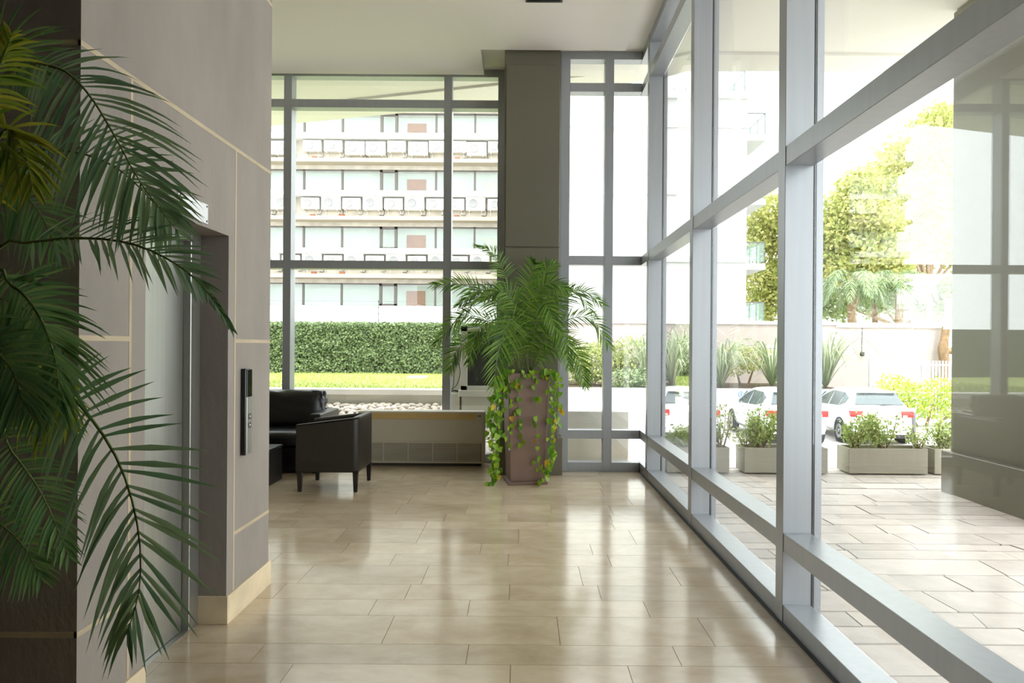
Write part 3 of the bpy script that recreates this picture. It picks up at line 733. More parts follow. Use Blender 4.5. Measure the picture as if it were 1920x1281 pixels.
tree('round yellow green plane tree behind the palm by the lone flax', (at(1600, 600, 37).x, 37, -1.1), 9, [clump(1610, 350, 37, 42), clump(1590, 400, 37, 55), clump(1640, 420, 37, 55), clump(1550, 440, 37, 50), clump(1620, 480, 37, 58), clump(1560, 500, 37, 45), clump(1670, 490, 37, 45)], 13000, .25, 'tree_yellow', 32, .2)
tree('loose yellow green tree showing beside the white tower balconies', (at(1445, 600, 42).x, 42, -1.1), 10, [clump(1440, 400, 42, 52), clump(1420, 450, 42, 45), clump(1470, 440, 42, 60), clump(1430, 520, 42, 45), clump(1480, 520, 42, 55), clump(1450, 570, 42, 45), clump(1510, 460, 42, 55), clump(1415, 570, 42, 34)], 12000, .26, 'tree_yellow', 33, .2)
tree('deep green tree low behind the two palms', (at(1690, 600, 44).x, 44, -1.1), 7, [clump(1700, 540, 44, 50), clump(1640, 560, 44, 45), clump(1760, 560, 44, 55), clump(1560, 570, 44, 42), clump(1800, 560, 44, 55), clump(1520, 560, 44, 40)], 9000, .28, 'tree_green', 34, .2)
# bare bent trunk by the end of the wall
bt = at(1772, 680, 28.0)
bo_ = thing('bent_trunk', (bt.x, 28.6, -1.1), 'orange brown bent tree trunk at the end of the mauve wall', 'tree trunk')
part(MB().tube([q[0] for q in cat([Vector((bt.x, 28.6, -1.1)), at(1771, 690, 28.6), at(1768, 660, 28.6), at(1772, 630, 28.6), at(1776, 600, 28.6), at(1782, 560, 28.6)], 16)], [.2] * 8 + [.16] * 8, 8), 'trunk', 'bark', bo_, smooth=True)
part(MB().tube([q[0] for q in cat([at(1769, 668, 28.6), at(1778, 659, 28.55), at(1786, 658, 28.5), at(1800, 640, 28.5)], 10)], .12, 7), 'branch', 'bark', bo_, smooth=True)

# ------------------------------------------------------------------ palm fronds
def leaflet(mb, p, D, W, N, L_, wd, droop, seg=5):
    v = []; f = []
    for i in range(seg + 1):
        s = i / seg; c_ = p + D * (L_ * s) + Vector((0, 0, -droop * L_ * s * s)); ww = wd * (.35 + 1.3 * s if s < .4 else .87 * (1 - (s - .4) / .6) ** .8 + .0) * .5
        if i == seg: v += [c_]; f += [(3 * seg - 3, 3 * seg - 2, 3 * seg), (3 * seg - 2, 3 * seg - 1, 3 * seg)]; break
        v += [c_ - W * ww + N * ww * .35, c_, c_ + W * ww + N * ww * .35]
        if i: k = 3 * i; f += [(k - 3, k - 2, k + 1, k), (k - 2, k - 1, k + 2, k + 1)]
    mb.add(v, f)
def frond(parent, pts, nrm, Lmax, n, wd, droop, m, rnd, rad=.008, a0=72, a1=28, lift=.15, single=False, side_len=(1, 1), t0=.14, dl=(1, 1), stemmat='stem_green', prof=None):
    P = cat(pts, 60); mb = MB().tube([q[0] for q in P[::3]] + [P[-1][0]], [rad * (1 - .8 * i / 20) for i in range(21)], 6)
    fr = part(mb, 'frond', stemmat, parent, smooth=True); lf = MB()
    for i in range(n):
        t = t0 + (1 - t0) * i / (n - 1); p, T = P[min(59, int(t * 59))]
        N = Vector(nrm) - T * T.dot(Vector(nrm)); N.normalize(); S_ = T.cross(N)
        ln = Lmax * (prof(t) if prof else math.sin(math.pi * (.18 + .74 * (t - t0) / (1 - t0))) ** .75)
        a = R(a0 + (a1 - a0) * ((t - t0) / (1 - t0)) ** 1.3)
        for s, sd in ((0, -1), (1, 1)):
            aa = a + rnd.uniform(-.08, .08); D = T * math.cos(aa) + S_ * (sd * math.sin(aa)) + N * (lift + rnd.uniform(-.06, .06)); D.normalize()
            W = T - D * T.dot(D); W.normalize(); NN = D.cross(W) * sd
            tgt = MB() if single else lf
            leaflet(tgt, p, D, W, NN, ln * side_len[s] * rnd.uniform(.88, 1.08), wd * rnd.uniform(.85, 1.1), droop * dl[s] * rnd.uniform(.7, 1.3))
            if single: part(tgt, 'leaflet', m, fr, fixn=False, smooth=True)
    if not single: tag(part(lf, 'leaflets', m, fr, fixn=False, smooth=True), kind='stuff')
    return fr
# --- palm in the tall planter
PX, PY = .035, 7.78
tp = thing('tall_planter', (PX, PY, 0), 'tall tapered brown square planter on the stone floor before the pillar', 'planter')
ang = R(9); ca, sa = math.cos(ang), math.sin(ang)
def rq(h, z): return [(PX + (x * ca - y * sa) * h, PY + (x * sa + y * ca) * h, z) for x, y in ((-1, -1), (1, -1), (1, 1), (-1, 1))]
v = rq(.188, .035) + rq(.228, 1.21) + rq(.205, 1.21) + rq(.20, 1.12)
part(MB().add(v, [(3, 2, 1, 0)] + [(k * 4 + i, k * 4 + (i + 1) % 4, k * 4 + 4 + (i + 1) % 4, k * 4 + 4 + i) for k in range(3) for i in range(4)]), 'planter_body', 'planter_brown', tp, bevel=.004, bseg=1)
part(MB().add(rq(.20, 1.14) + rq(.20, 1.16), [(0, 1, 2, 3), (4, 5, 6, 7)]), 'soil', 'soil', tp)
v = rq(.218, 0) + rq(.218, .035)
part(MB().add(v, [(3, 2, 1, 0), (4, 5, 6, 7)] + [(i, (i + 1) % 4, 4 + (i + 1) % 4, 4 + i) for i in range(4)]), 'base_plate', 'planter_brown', tp, bevel=.004, bseg=1)
ap = thing('areca_palm', (PX, PY, 1.16), 'bushy green areca palm growing in the tall brown planter', 'palm')
fr_ = random.Random(41)
BS = Vector((PX, PY, 1.15))
F2 = [([(962, 600, 7.75), (947, 520, 7.7), (925, 476, 7.65), (893, 462, 7.6)], .20, (0, -.6, .8)),
      ([(955, 610, 7.7), (915, 560, 7.6), (868, 534, 7.5), (815, 534, 7.45)], .27, (0, -.75, .6)),
      ([(950, 640, 7.6), (905, 598, 7.45), (860, 598, 7.35), (818, 645, 7.3)], .26, (0, -.6, .8)),
      ([(968, 640, 7.45), (960, 600, 7.25), (950, 612, 7.1), (935, 660, 7.0), (925, 725, 6.97)], .31, (.1, -.9, .4)),
      ([(1000, 600, 7.85), (1008, 545, 7.9), (1022, 508, 7.95), (1040, 494, 8.0)], .24, (0, -.8, .5)),
      ([(1020, 620, 7.75), (1055, 566, 7.7), (1095, 548, 7.65), (1130, 572, 7.6)], .27, (0, -.6, .8)),
      ([(1020, 640, 7.7), (1065, 600, 7.6), (1110, 600, 7.55), (1142, 650, 7.5)], .26, (0, -.6, .8)),
      ([(1028, 662, 7.6), (1062, 650, 7.5), (1085, 676, 7.45), (1098, 724, 7.4)], .24, (0, -.8, .5)),
      ([(990, 600, 7.8), (990, 540, 7.8), (1000, 500, 7.75), (1004, 492, 7.7)], .22, (0, -1, .2)),
      ([(1000, 630, 7.55), (1012, 575, 7.4), (1026, 575, 7.25), (1045, 625, 7.15)], .24, (0, -.9, .4)),
      ([(940, 660, 7.7), (890, 640, 7.6), (858, 655, 7.5), (842, 695, 7.5)], .24, (0, -.7, .7)),
      ([(960, 600, 7.95), (930, 558, 8.0), (895, 560, 8.05), (862, 600, 8.05)], .26, (0, -.6, .8)),
      ([(1010, 610, 7.95), (1040, 556, 8.0), (1078, 545, 8.0), (1112, 590, 8.0)], .25, (0, -.6, .8)),
      ([(985, 620, 7.65), (1000, 560, 7.55), (1030, 530, 7.45), (1065, 545, 7.4)], .24, (0, -.8, .5)),
      ([(965, 610, 7.75), (940, 555, 7.7), (900, 545, 7.6), (858, 575, 7.55)], .25, (0, -.6, .8)),
      ([(960, 640, 7.5), (925, 605, 7.35), (895, 622, 7.25), (880, 680, 7.2)], .24, (-.2, -.8, .5)),
      ([(1015, 650, 7.55), (1040, 620, 7.4), (1060, 640, 7.3), (1066, 690, 7.25)], .23, (.2, -.8, .5)),
      ([(975, 620, 7.7), (965, 570, 7.6), (940, 545, 7.5), (905, 560, 7.4)], .25, (0, -.8, .6))]
for k, (c_, L_, nn) in enumerate(F2):
    frond(ap, [BS + Vector((fr_.uniform(-.06, .06), fr_.uniform(-.06, .06), 0))] + [at(*q) for q in c_], nn, L_, 40, .019, .2, 'palm_leaf', fr_, .008)
# --- trailing pothos
po = thing('trailing_pothos', (PX, PY, 1.16), 'green and yellow trailing pothos vines hanging down the brown planter to the floor', 'climbing plant')
def heart(name, m):
    pr_ = [(0, 0), (.32, -.14), (.5, .1), (.46, .42), (.22, .8), (0, 1.08), (-.22, .8), (-.46, .42), (-.5, .1), (-.32, -.14)]
    v = [(x, y, -.18 * abs(x) - .12 * y * y) for x, y in pr_] + [(0, .4, .06)]
    return MB().add(v, [(i, (i + 1) % 10, 10) for i in range(10)]).mesh(name, m, fixn=False, smooth=True)
HG, HY = heart('leaf', 'pothos'), heart('leaf', 'pothos_yellow'); prn = random.Random(77); nl = [0]
def vine(pts, n, yellow=.05, size=.062, spread=.04):
    n = int(n * 1.25); yellow *= .6
    P = cat([at(*q) for q in pts], 40); part(MB().tube([q[0] for q in P], .003, 5), 'vine', 'stem_green', po)
    for i in range(n):
        p, T = P[int((i + prn.random()) / n * 39)]; me = HY if prn.random() < yellow else HG
        q = p + Vector((prn.uniform(-spread, spread), prn.uniform(-spread, spread * .3), prn.uniform(-.02, .02)))
        o = link('leaf', me, None, po, q - OFF[po.name]); s = size * prn.uniform(.6, 1.2); o.scale = (s, s, s)
        o.rotation_euler = (R(prn.uniform(-130, -60)), R(prn.uniform(-40, 40)), R(prn.uniform(-60, 60)))
        nl[0] += 1
vine([(960, 695, 7.6), (940, 705, 7.5), (932, 760, 7.5), (930, 830, 7.5), (932, 880, 7.52)], 34)
vine([(955, 695, 7.55), (935, 715, 7.55), (926, 790, 7.58), (924, 850, 7.58), (926, 892, 7.55)], 32)
vine([(958, 695, 7.65), (945, 720, 7.6), (938, 780, 7.6), (936, 840, 7.6), (928, 895, 7.55), (908, 908, 7.52)], 34)
vine([(955, 700, 7.6), (930, 720, 7.62), (920, 780, 7.66), (922, 830, 7.66)], 22)
vine([(1015, 695, 7.6), (1038, 700, 7.55), (1040, 760, 7.55), (1038, 830, 7.55), (1034, 880, 7.56)], 26, .14)
vine([(1015, 695, 7.65), (1044, 705, 7.6), (1046, 760, 7.6), (1042, 800, 7.6)], 20, .10)
vine([(1010, 698, 7.6), (1032, 720, 7.53), (1033, 800, 7.54), (1030, 870, 7.55), (1012, 908, 7.52)], 24, .18)
vine([(985, 698, 7.56), (972, 720, 7.52), (974, 790, 7.535), (978, 840, 7.555)], 12, .05)
vine([(995, 698, 7.56), (1005, 720, 7.52), (1006, 800, 7.53), (1008, 860, 7.54), (1016, 900, 7.52)], 16, .08)
vine([(970, 698, 7.56), (955, 730, 7.52), (960, 790, 7.53), (950, 840, 7.55)], 14, .05)

# --- big palm in the left foreground (its pot stands just outside the picture)
fpX, fpY = -2.05, 1.75
fpot = thing('round_planter', (fpX, fpY, 0), 'dark round planter holding the large foreground palm', 'planter')
part(MB().lathe([(.22, 0), (.30, .25), (.32, .5), (.29, .5), (.27, .42)], 28, (fpX, fpY, 0)), 'planter_body', 'table_black', fpot, smooth=False)
fp = thing('kentia_palm', (fpX, fpY, .42), 'large palm with long arching fronds in front of the grey elevator wall', 'palm')
part(MB().tube([(fpX, fpY, .3), (fpX, fpY, .8), (fpX + .03, fpY, 1.1)], [.06, .045, .03], 8), 'trunk', 'stem_green', fp, smooth=True)
fb_ = Vector((fpX, fpY, 1.0)); fr2 = random.Random(4)
def FF(pts, *a, **k): frond(fp, [fb_] + [at(*q) for q in pts], *a, **k)
pA = lambda t: .35 + .65 * math.sin(math.pi * min(1, max(0, (t - .25) / .75)) ** .8) ** .6 if t > .3 else .5
FF([(-40, 660, 1.95), (80, 700, 1.92), (155, 765, 1.9), (222, 865, 1.88), (258, 985, 1.87), (262, 1100, 1.86), (238, 1190, 1.86)], (0, -1, .1), .255, 26, .019, .22, 'palm_leaf_front', fr2, .007, a0=80, a1=22, lift=.05, single=True, t0=.34, side_len=(1.0, .8), dl=(.5, 3.2))
FF([(-60, 240, 2.1), (30, 130, 2.05), (110, 128, 2.0), (165, 175, 1.97), (215, 255, 1.95), (262, 340, 1.93), (318, 415, 1.92)], (.2, -.9, .4), .25, 30, .016, .30, 'palm_leaf_front', fr2, .006, a0=62, a1=25, lift=.05, single=True, t0=.36)
FF([(-60, 380, 2.2), (40, 292, 2.15), (130, 284, 2.1), (210, 310, 2.05), (270, 360, 2.02), (330, 430, 2.0)], (.1, -.9, .4), .22, 26, .017, .22, 'palm_leaf_front', fr2, .006, a0=66, a1=25, single=True, t0=.36)
FF([(-50, 500, 2.0), (60, 456, 1.95), (170, 447, 1.9), (262, 462, 1.87), (340, 502, 1.85), (392, 552, 1.84), (428, 606, 1.83)], (.1, -.75, .65), .18, 34, .013, .15, 'palm_leaf_front', fr2, .006, a0=48, a1=8, lift=.1, single=True, t0=.3, prof=lambda t: 1.0 if t < .6 else max(.22, 1 - (t - .6) * 3.2))
FF([(-60, 540, 1.85), (20, 535, 1.82), (72, 590, 1.8), (102, 670, 1.78), (110, 750, 1.77)], (0, -1, .2), .22, 34, .014, .25, 'palm_leaf_back', fr2, .006, a0=60, a1=20, t0=.35)
FF([(-50, 770, 2.3), (20, 845, 2.25), (80, 930, 2.22), (128, 1040, 2.2)], (.3, -.9, .2), .15, 32, .014, .25, 'palm_leaf_back', fr2, .006, t0=.35)
FF([(-70, 940, 2.3), (-10, 975, 2.25), (40, 1020, 2.2), (75, 1080, 2.18)], (.2, -.9, .3), .15, 28, .014, .3, 'palm_leaf_back', fr2, .006, t0=.35)
FF([(-70, 330, 1.6), (-30, 200, 1.58), (0, 120, 1.56), (20, 70, 1.55)], (.2, -1, .1), .14, 28, .012, .35, 'palm_leaf_yellow', fr2, .005, t0=.2)
FF([(-60, 420, 1.62), (-20, 300, 1.6), (15, 240, 1.6), (45, 290, 1.6), (60, 350, 1.6)], (.2, -1, .1), .13, 30, .012, .35, 'palm_leaf_yellow', fr2, .005, t0=.25)
FF([(-90, 250, 2.3), (-20, 90, 2.3), (50, 95, 2.28), (90, 150, 2.25)], (.1, -1, .2), .2, 28, .015, .25, 'palm_leaf_back', fr2, .006, t0=.3)
FF([(-90, 420, 2.3), (-10, 350, 2.3), (60, 380, 2.28), (110, 470, 2.25)], (.1, -1, .2), .2, 30, .015, .25, 'palm_leaf_back', fr2, .006, t0=.3)
FF([(-90, 600, 2.32), (-10, 560, 2.32), (60, 590, 2.3), (120, 660, 2.27)], (.1, -1, .2), .18, 30, .015, .25, 'palm_leaf_back', fr2, .006, t0=.3)
FF([(-80, 620, 1.75), (-30, 640, 1.72), (20, 690, 1.7), (45, 760, 1.7)], (.1, -1, .2), .18, 30, .013, .3, 'palm_leaf_back', fr2, .006, t0=.3)
FF([(-80, 640, 1.98), (10, 690, 1.95), (90, 730, 1.93), (125, 790, 1.92)], (.1, -1, .2), .14, 24, .013, .5, 'palm_leaf_yellow', fr2, .006, t0=.45)

# --- palms beyond the wall
def far_palm(label, px, py, base_py, rpx, Y, seed):
    rnd = random.Random(seed); c_ = at(px, py, Y); o = thing('palm_tree', (c_.x, Y, -1.1), label, 'palm', 'palms beyond the mauve wall'); r = rpx * Y / F
    part(MB().tube([(c_.x, Y, -1.1), (c_.x + .05, Y, (c_.z - 1.1) / 2), c_], [.2, .15, .13], 10), 'trunk', 'bark', o, smooth=True)
    for k in range(18):
        a = k * 2.4 + rnd.uniform(-.2, .2); el = rnd.uniform(.1, 1.0); d = Vector((math.cos(a), math.sin(a), 0)); rr = r * rnd.uniform(.85, 1.1)
        frond(o, [c_, c_ + d * rr * .4 + Vector((0, 0, rr * el * .6)), c_ + d * rr * .8 + Vector((0, 0, rr * el * .5)), c_ + d * rr * 1.05 + Vector((0, 0, rr * (el * .5 - .6)))], (0, 0, 1), r * .36, 22, .06, .5, 'shrub_green', rnd, .03)
far_palm('palm tree rising beyond the mauve wall, behind the lone flax clump', 1594, 545, 610, 55, 33, 51)
far_palm('palm tree beside the bent trunk, crown above the palisade fence', 1683, 545, 610, 62, 33.5, 52)
far_palm('small palm tree between the two larger palms', 1640, 530, 610, 42, 35, 53)

# ------------------------------------------------------------------ planters on the terrace edge
def box_planter(label, x0, x1, bushes, seed):
    y0, y1, h = 8.38, 8.72, .305; o = thing('box_planter', ((x0 + x1) / 2, 8.55, 0), label, 'planter', 'long grey planters along the terrace edge'); t = .02
    for q in ((x0, x1, y0, y0 + t), (x0, x1, y1 - t, y1), (x0, x0 + t, y0 + t, y1 - t), (x1 - t, x1, y0 + t, y1 - t)):
        part(B(q[0], q[1], q[2], q[3], .005, h), 'side_board', 'planter_grey', o, bevel=.003, bseg=1)
    part(B(x0 + t, x1 - t, y0 + t, y1 - t, .005, h - .04), 'soil', 'soil', o)
    for k, (lab, px, pyt, rw, dense) in enumerate(bushes):
        rnd = random.Random(seed * 10 + k); Y = 8.55; tpz = at(px, pyt, Y).z; cx_ = at(px, 800, Y).x; r = rw * Y / F; hc = h - .04
        s = thing('privet_shrub', (cx_, Y, hc), lab, 'shrub', 'shrubs in the terrace planters'); st = MB(); lf = MB()
        for q in range(14 if dense > 40 else 9):
            a = rnd.uniform(0, 6.28); rr = r * rnd.uniform(.3, .95); e = Vector((cx_ + math.cos(a) * rr, Y + math.sin(a) * min(rr, .16), hc + (tpz - hc) * rnd.uniform(.55, 1)))
            b0 = Vector((cx_ + rnd.uniform(-.03, .03), Y + rnd.uniform(-.03, .03), hc - .02)); m_ = b0.lerp(e, .5) + Vector((math.cos(a) * .03, 0, .02)); st.tube([b0, m_, e], [.007, .005, .003], 5)
            P = cat([b0, m_, e], 14)
            leafcloud(lf, [tuple(P[min(13, 4 + int(rnd.random() * 10))][0] + Vector((rnd.gauss(0, .035), rnd.gauss(0, .035), rnd.gauss(0, .03)))) for _ in range(dense or 40)], .042, rnd, .6)
        part(st, 'stems', 'bark', s); part(lf, 'leaves', 'privet', s, fixn=False)
    return o
box_planter('long grey planter holding three separate shrubs before the parked car nearest the hedge', 3.93, 4.87, [('dense bushy privet with dark stem, beside the planter end facing the gap', 1606, 778, 28, 70), ('tall dense privet in the middle of the three shrub planter', 1656, 776, 32, 70), ('sparse open privet by the exterior column end of the three shrub planter', 1722, 800, 26, 30)], 1)
box_planter('long grey planter between the short planter and the three shrub planter', 2.67, 3.67, [('big leafy yellow green privet filling one end of its planter', 1425, 770, 38, 90), ('privet sprawling at the planter end nearest the three shrub planter', 1500, 790, 34, 60), ('thin low privet leaning over the planter edge towards the glass', 1397, 800, 20, 30)], 2)
box_planter('short grey planter close to the glass wall', 1.74, 2.49, [('tall airy privet in the planter close to the glass', 1352, 756, 22, 35), ('low spreading privet in the planter close to the glass', 1300, 800, 40, 70), ('low privet by the inner end of the planter close to the glass', 1265, 800, 30, 50)], 3)
box_planter('grey planter standing right beside the green exterior column', 4.95, 5.9, [('pale loose privet beside the green exterior column', 1772, 785, 24, 55), ('privet at the far end of the planter beside the exterior column', 1830, 790, 30, 50)], 4)

# exterior column
ec = thing('exterior_column', (4.9, 6.7, 0), 'green grey clad column with broad plinth standing on the stone paving outside', 'column', kind=S)
part(B(4.56, 5.35, 5.9, 7.43, .40, 5.08), 'shaft', 'olive_paint', ec, bevel=.004, bseg=1)
part(B(4.48, 5.43, 5.82, 7.47, -.03, .425), 'plinth', 'olive_paint', ec, bevel=.006, bseg=1)

# ------------------------------------------------------------------ parked cars
def car():
    o = empty('parked_car', (0, 0, 0), cat='car')
    # station: y, zb, zbelt, ztop, w (half width), wt (half width of the roof)
    ST = [(-1.98, .36, .62, .64, .70, .58), (-1.93, .26, .90, .93, .80, .64), (-1.80, .22, .98, 1.02, .85, .68), (-1.50, .20, 1.0, 1.40, .865, .56), (-1.0, .20, .98, 1.455, .87, .575), (-.4, .20, .96, 1.47, .87, .585), (.1, .20, .94, 1.455, .87, .58), (.5, .20, .925, 1.37, .865, .565), (1.15, .22, .90, .96, .86, .66), (1.7, .24, .80, .86, .82, .62), (1.95, .28, .68, .72, .74, .55), (2.02, .36, .55, .57, .66, .5)]
    def prof(s):
        y, zb, zl, zt, w_, wt = s
        return [(0, zb), (w_ * .88, zb), (w_ * .985, zb + .12), (w_, zb + (zl - zb) * .5), (w_ * .975, zl - .04), (w_ * .95, zl), (wt + (.03 if zt - zl > .2 else .1), zt - .05), (wt - .06, zt - .005), (wt * .5, zt + .015), (0, zt + .02)]
    v = []; f = []; n_ = 10
    for s in ST:
        p = prof(s); v += [(x, s[0], z) for x, z in p] + [(-x, s[0], z) for x, z in reversed(p[1:-1])]
    m_ = 18
    for i in range(len(ST) - 1):
        for k in range(m_): f.append((i * m_ + k, i * m_ + (k + 1) % m_, (i + 1) * m_ + (k + 1) % m_, (i + 1) * m_ + k))
    f.append(tuple(range(m_))); f.append(tuple(range((len(ST) - 1) * m_, len(ST) * m_)))
    body = link('body', MB().add(v, f).mesh('body', 'car_white', smooth=True), None, o)
    sd = body.modifiers.new('s', 'SUBSURF'); sd.levels = sd.render_levels = 1
    def ring(y):
        for a, b_ in zip(ST[:-1], ST[1:]):
            if a[0] <= y <= b_[0]:
                t = (y - a[0]) / (b_[0] - a[0]); return [(p[0] + (q[0] - p[0]) * t, p[1] + (q[1] - p[1]) * t) for p, q in zip(prof(a), prof(b_))]
    def side_glass(y0, y1, lo0, hi0, lo1, hi1, sgn, name='side_window'):
        v = []; ys = [y0 + (y1 - y0) * i / 5 for i in range(6)]
        for i, y in enumerate(ys):
            r = ring(y); A, B_ = Vector((r[5][0], y, r[5][1])), Vector((r[6][0], y, r[6][1])); t = i / 5
            for fr__ in (lo0 + (lo1 - lo0) * t, hi0 + (hi1 - hi0) * t):
                q = A.lerp(B_, fr__) + Vector((.012, 0, .004)); v += [(sgn * q.x, q.y, q.z), (sgn * (q.x - .03), q.y, q.z)]
        f = []
        for i in range(5):
            a = i * 4; b2 = a + 4; f += [(a, b2, b2 + 2, a + 2), (a + 1, a + 3, b2 + 3, b2 + 1), (a, a + 1, b2 + 1, b2), (a + 2, b2 + 2, b2 + 3, a + 3)]
        f += [(0, 2, 3, 1), (20, 21, 23, 22)]
        link(name, MB().add(v, f).mesh(name, 'car_glass'), None, o)
    for sgn in (-1, 1):
        side_glass(-1.42, -1.1, .3, .7, .08, .92, sgn, 'quarter_window'); side_glass(-1.04, -.36, .07, .93, .07, .93, sgn); side_glass(-.26, .9, .07, .93, .07, .45, sgn)
        link('mirror', MB().box(sgn * .90 - .09, sgn * .90 + .09, .62, .74, .92, 1.05).mesh('mirror', 'car_white', bevel=.03), None, o)
        tl = link('tail_light', MB().box(sgn * .66 - .15, sgn * .66 + .17, -1.965, -1.75, .76, .93).mesh('tail_light', 'tail_red', bevel=.03), None, o)
        link('reverse_lamp', MB().box(sgn * .60 - .06, sgn * .60 + .06, -1.97, -1.90, .775, .82).mesh('reverse_lamp', 'tail_white', bevel=.01), None, tl)
        for yw in (-1.28, 1.25):
            wv = link('wheel', MB().lathe([(.2, sgn * .70), (.30, sgn * .70), (.315, sgn * .74), (.315, sgn * .85), (.30, sgn * .885), (.2, sgn * .88)], 24, (0, yw, .315), 'x').mesh('wheel', 'tyre', smooth=True), None, o)
            link('rim', MB().lathe([(.21, sgn * .86), (.20, sgn * .89), (.06, sgn * .875), (.05, sgn * .895)], 16, (0, yw, .315), 'x').mesh('rim', 'rim'), None, wv)
            link('wheel_arch', MB().lathe([(.37, sgn * .80), (.37, sgn * .876), (.325, sgn * .876), (.325, sgn * .80)], 24, (0, yw, .33), 'x').mesh('wheel_arch', 'bumper_black'), None, o)
    # rear window between roof end and tail
    v = []
    for t in (.12, .9):
        y = -1.80 + (.30) * t; z = 1.04 + (1.42 - 1.04) * t; w_ = .66 - .15 * t
        for sx in (-1, 0, 1): v.append((sx * w_, y - .03 - (.02 if sx == 0 else 0), z + .015)); v.append((sx * w_, y + .03, z - .02))
    link('rear_window', MB().add(v, [(0, 2, 8, 6), (2, 4, 10, 8), (1, 7, 9, 3), (3, 9, 11, 5), (0, 1, 3, 2), (2, 3, 5, 4), (6, 8, 9, 7), (8, 10, 11, 9), (0, 6, 7, 1), (4, 5, 11, 10)]).mesh('rear_window', 'car_glass'), None, o)
    link('spoiler', MB().box(-.5, .5, -1.66, -1.44, 1.415, 1.455).mesh('spoiler', 'car_white', bevel=.015), None, o)
    v = [(-.52, .78, 1.27), (.52, .78, 1.27), (.62, 1.12, 1.0), (-.62, 1.12, 1.0)]
    link('windscreen', MB().add([(x, y + .0, z) for x, y, z in v] + [(x, y + .03, z + .03) for x, y, z in v], [(3, 2, 1, 0), (4, 5, 6, 7), (0, 1, 5, 4), (1, 2, 6, 5), (2, 3, 7, 6), (3, 0, 4, 7)]).mesh('windscreen', 'car_glass'), None, o)
    link('rear_bumper', MB().box(-.72, .72, -2.03, -1.88, .30, .55).mesh('rear_bumper', 'car_white', bevel=.05, bseg=3), None, o)
    link('lower_bumper', MB().box(-.66, .66, -2.0, -1.8, .20, .33).mesh('lower_bumper', 'bumper_black', bevel=.03), None, o)
    link('number_plate', MB().box(-.2, .2, -2.045, -2.02, .40, .51).mesh('number_plate', 'plate_white'), None, o)
    link('wiper', MB().tube([(0, -1.84, 1.07), (.3, -1.86, 1.10)], .012, 5).mesh('wiper', 'bumper_black'), None, o)
    link('antenna', MB().tube([(0, -1.3, 1.45), (0, -1.4, 1.6)], .006, 5).mesh('antenna', 'bumper_black'), None, o)
    return o
c1 = car(); c1.location = (9.82, 20.75, -1.1); c1.rotation_euler.z = R(-4)
c1['label'] = 'white hatchback behind the three shrub planter, parked beside the hedge and bollard'
c2 = copy_tree(c1); c2.location = (7.42, 20.7, -1.1); c2.rotation_euler.z = R(-1); c2['label'] = 'white hatchback parked between two other white cars, under the blue sign'
c3 = copy_tree(c1); c3.location = (4.72, 20.8, -1.1); c3.rotation_euler.z = R(-7); c3['label'] = 'white hatchback parked in front of the dense flax, beside the white podium'
for c_ in (c1, c2, c3): c_['category'] = 'car'; c_['group'] = 'white cars parked at the low wall'

# ------------------------------------------------------------------ lounge furniture
ac_ = thing('armchair', (-1.99, 7.46, 0), 'dark brown leather tub armchair on four tapered legs beside the coffee table', 'armchair')
def chair_shell():
    x0, x1, y0, y1, r, t = -2.305, -1.665, 7.12, 7.80, .07, .075
    path = [(x0, y0)]
    for i in range(7): a = -math.pi / 2 + math.pi / 2 * i / 6; path.append((x1 - r + r * math.cos(a), y0 + r + r * math.sin(a)))
    for i in range(7): a = math.pi / 2 * i / 6; path.append((x1 - r + r * math.cos(a), y1 - r + r * math.sin(a)))
    path.append((x0, y1)); n_ = len(path); v = []; f = []
    for i, (x, y) in enumerate(path):
        a = Vector(path[max(0, i - 1)]); b_ = Vector(path[min(n_ - 1, i + 1)]); T = (b_ - a).normalized(); N_ = Vector((-T.y, T.x))
        k = (x - x0) / (x1 - x0); zt = .685 + (.768 - .685) * k ** 1.1
        for off, z in ((.012, .20), (0, .23), (0, zt - .02), (.018, zt), (t - .018, zt), (t, zt - .02), (t, .25), (t - .01, .20)):
            v.append((x + N_.x * off, y + N_.y * off, z))
    for i in range(n_ - 1):
        for k in range(8): f.append((i * 8 + k, i * 8 + (k + 1) % 8, (i + 1) * 8 + (k + 1) % 8, (i + 1) * 8 + k))
    f.append(tuple(range(8))); f.append(tuple(range((n_ - 1) * 8, n_ * 8)))
    return MB().add(v, f), path
sh, path = chair_shell()
shell = part(sh, 'shell', 'leather_brown', ac_, bevel=0)
for p in shell.data.polygons: p.use_smooth = True
shell.data.set_sharp_from_angle(angle=R(40)) if hasattr(shell.data, 'set_sharp_from_angle') else None
part(MB().tube([(x, y + (.004 if y < 7.4 else -.004), .685 + .083 * ((x + 2.305) / .64) ** 1.1 - .006) for x, y in path], .006, 6), 'piping', 'leather_brown', ac_)
part(B(-2.315, -1.735, 7.19, 7.73, .21, .45), 'seat', 'leather_brown', ac_, bevel=.04, bseg=3)
for x, y in ((-2.27, 7.15), (-1.70, 7.15), (-1.70, 7.77), (-2.27, 7.77)):
    mb = MB(); v = [(x + a * .026, y + b_ * .026, .21) for a, b_ in ((-1, -1), (1, -1), (1, 1), (-1, 1))] + [(x + a * .017, y + b_ * .017, 0) for a, b_ in ((-1, -1), (1, -1), (1, 1), (-1, 1))]
    part(mb.add(v, [(0, 1, 2, 3), (7, 6, 5, 4)] + [(i, 4 + i, 4 + (i + 1) % 4, (i + 1) % 4) for i in range(4)]), 'leg', 'wood_dark', ac_)

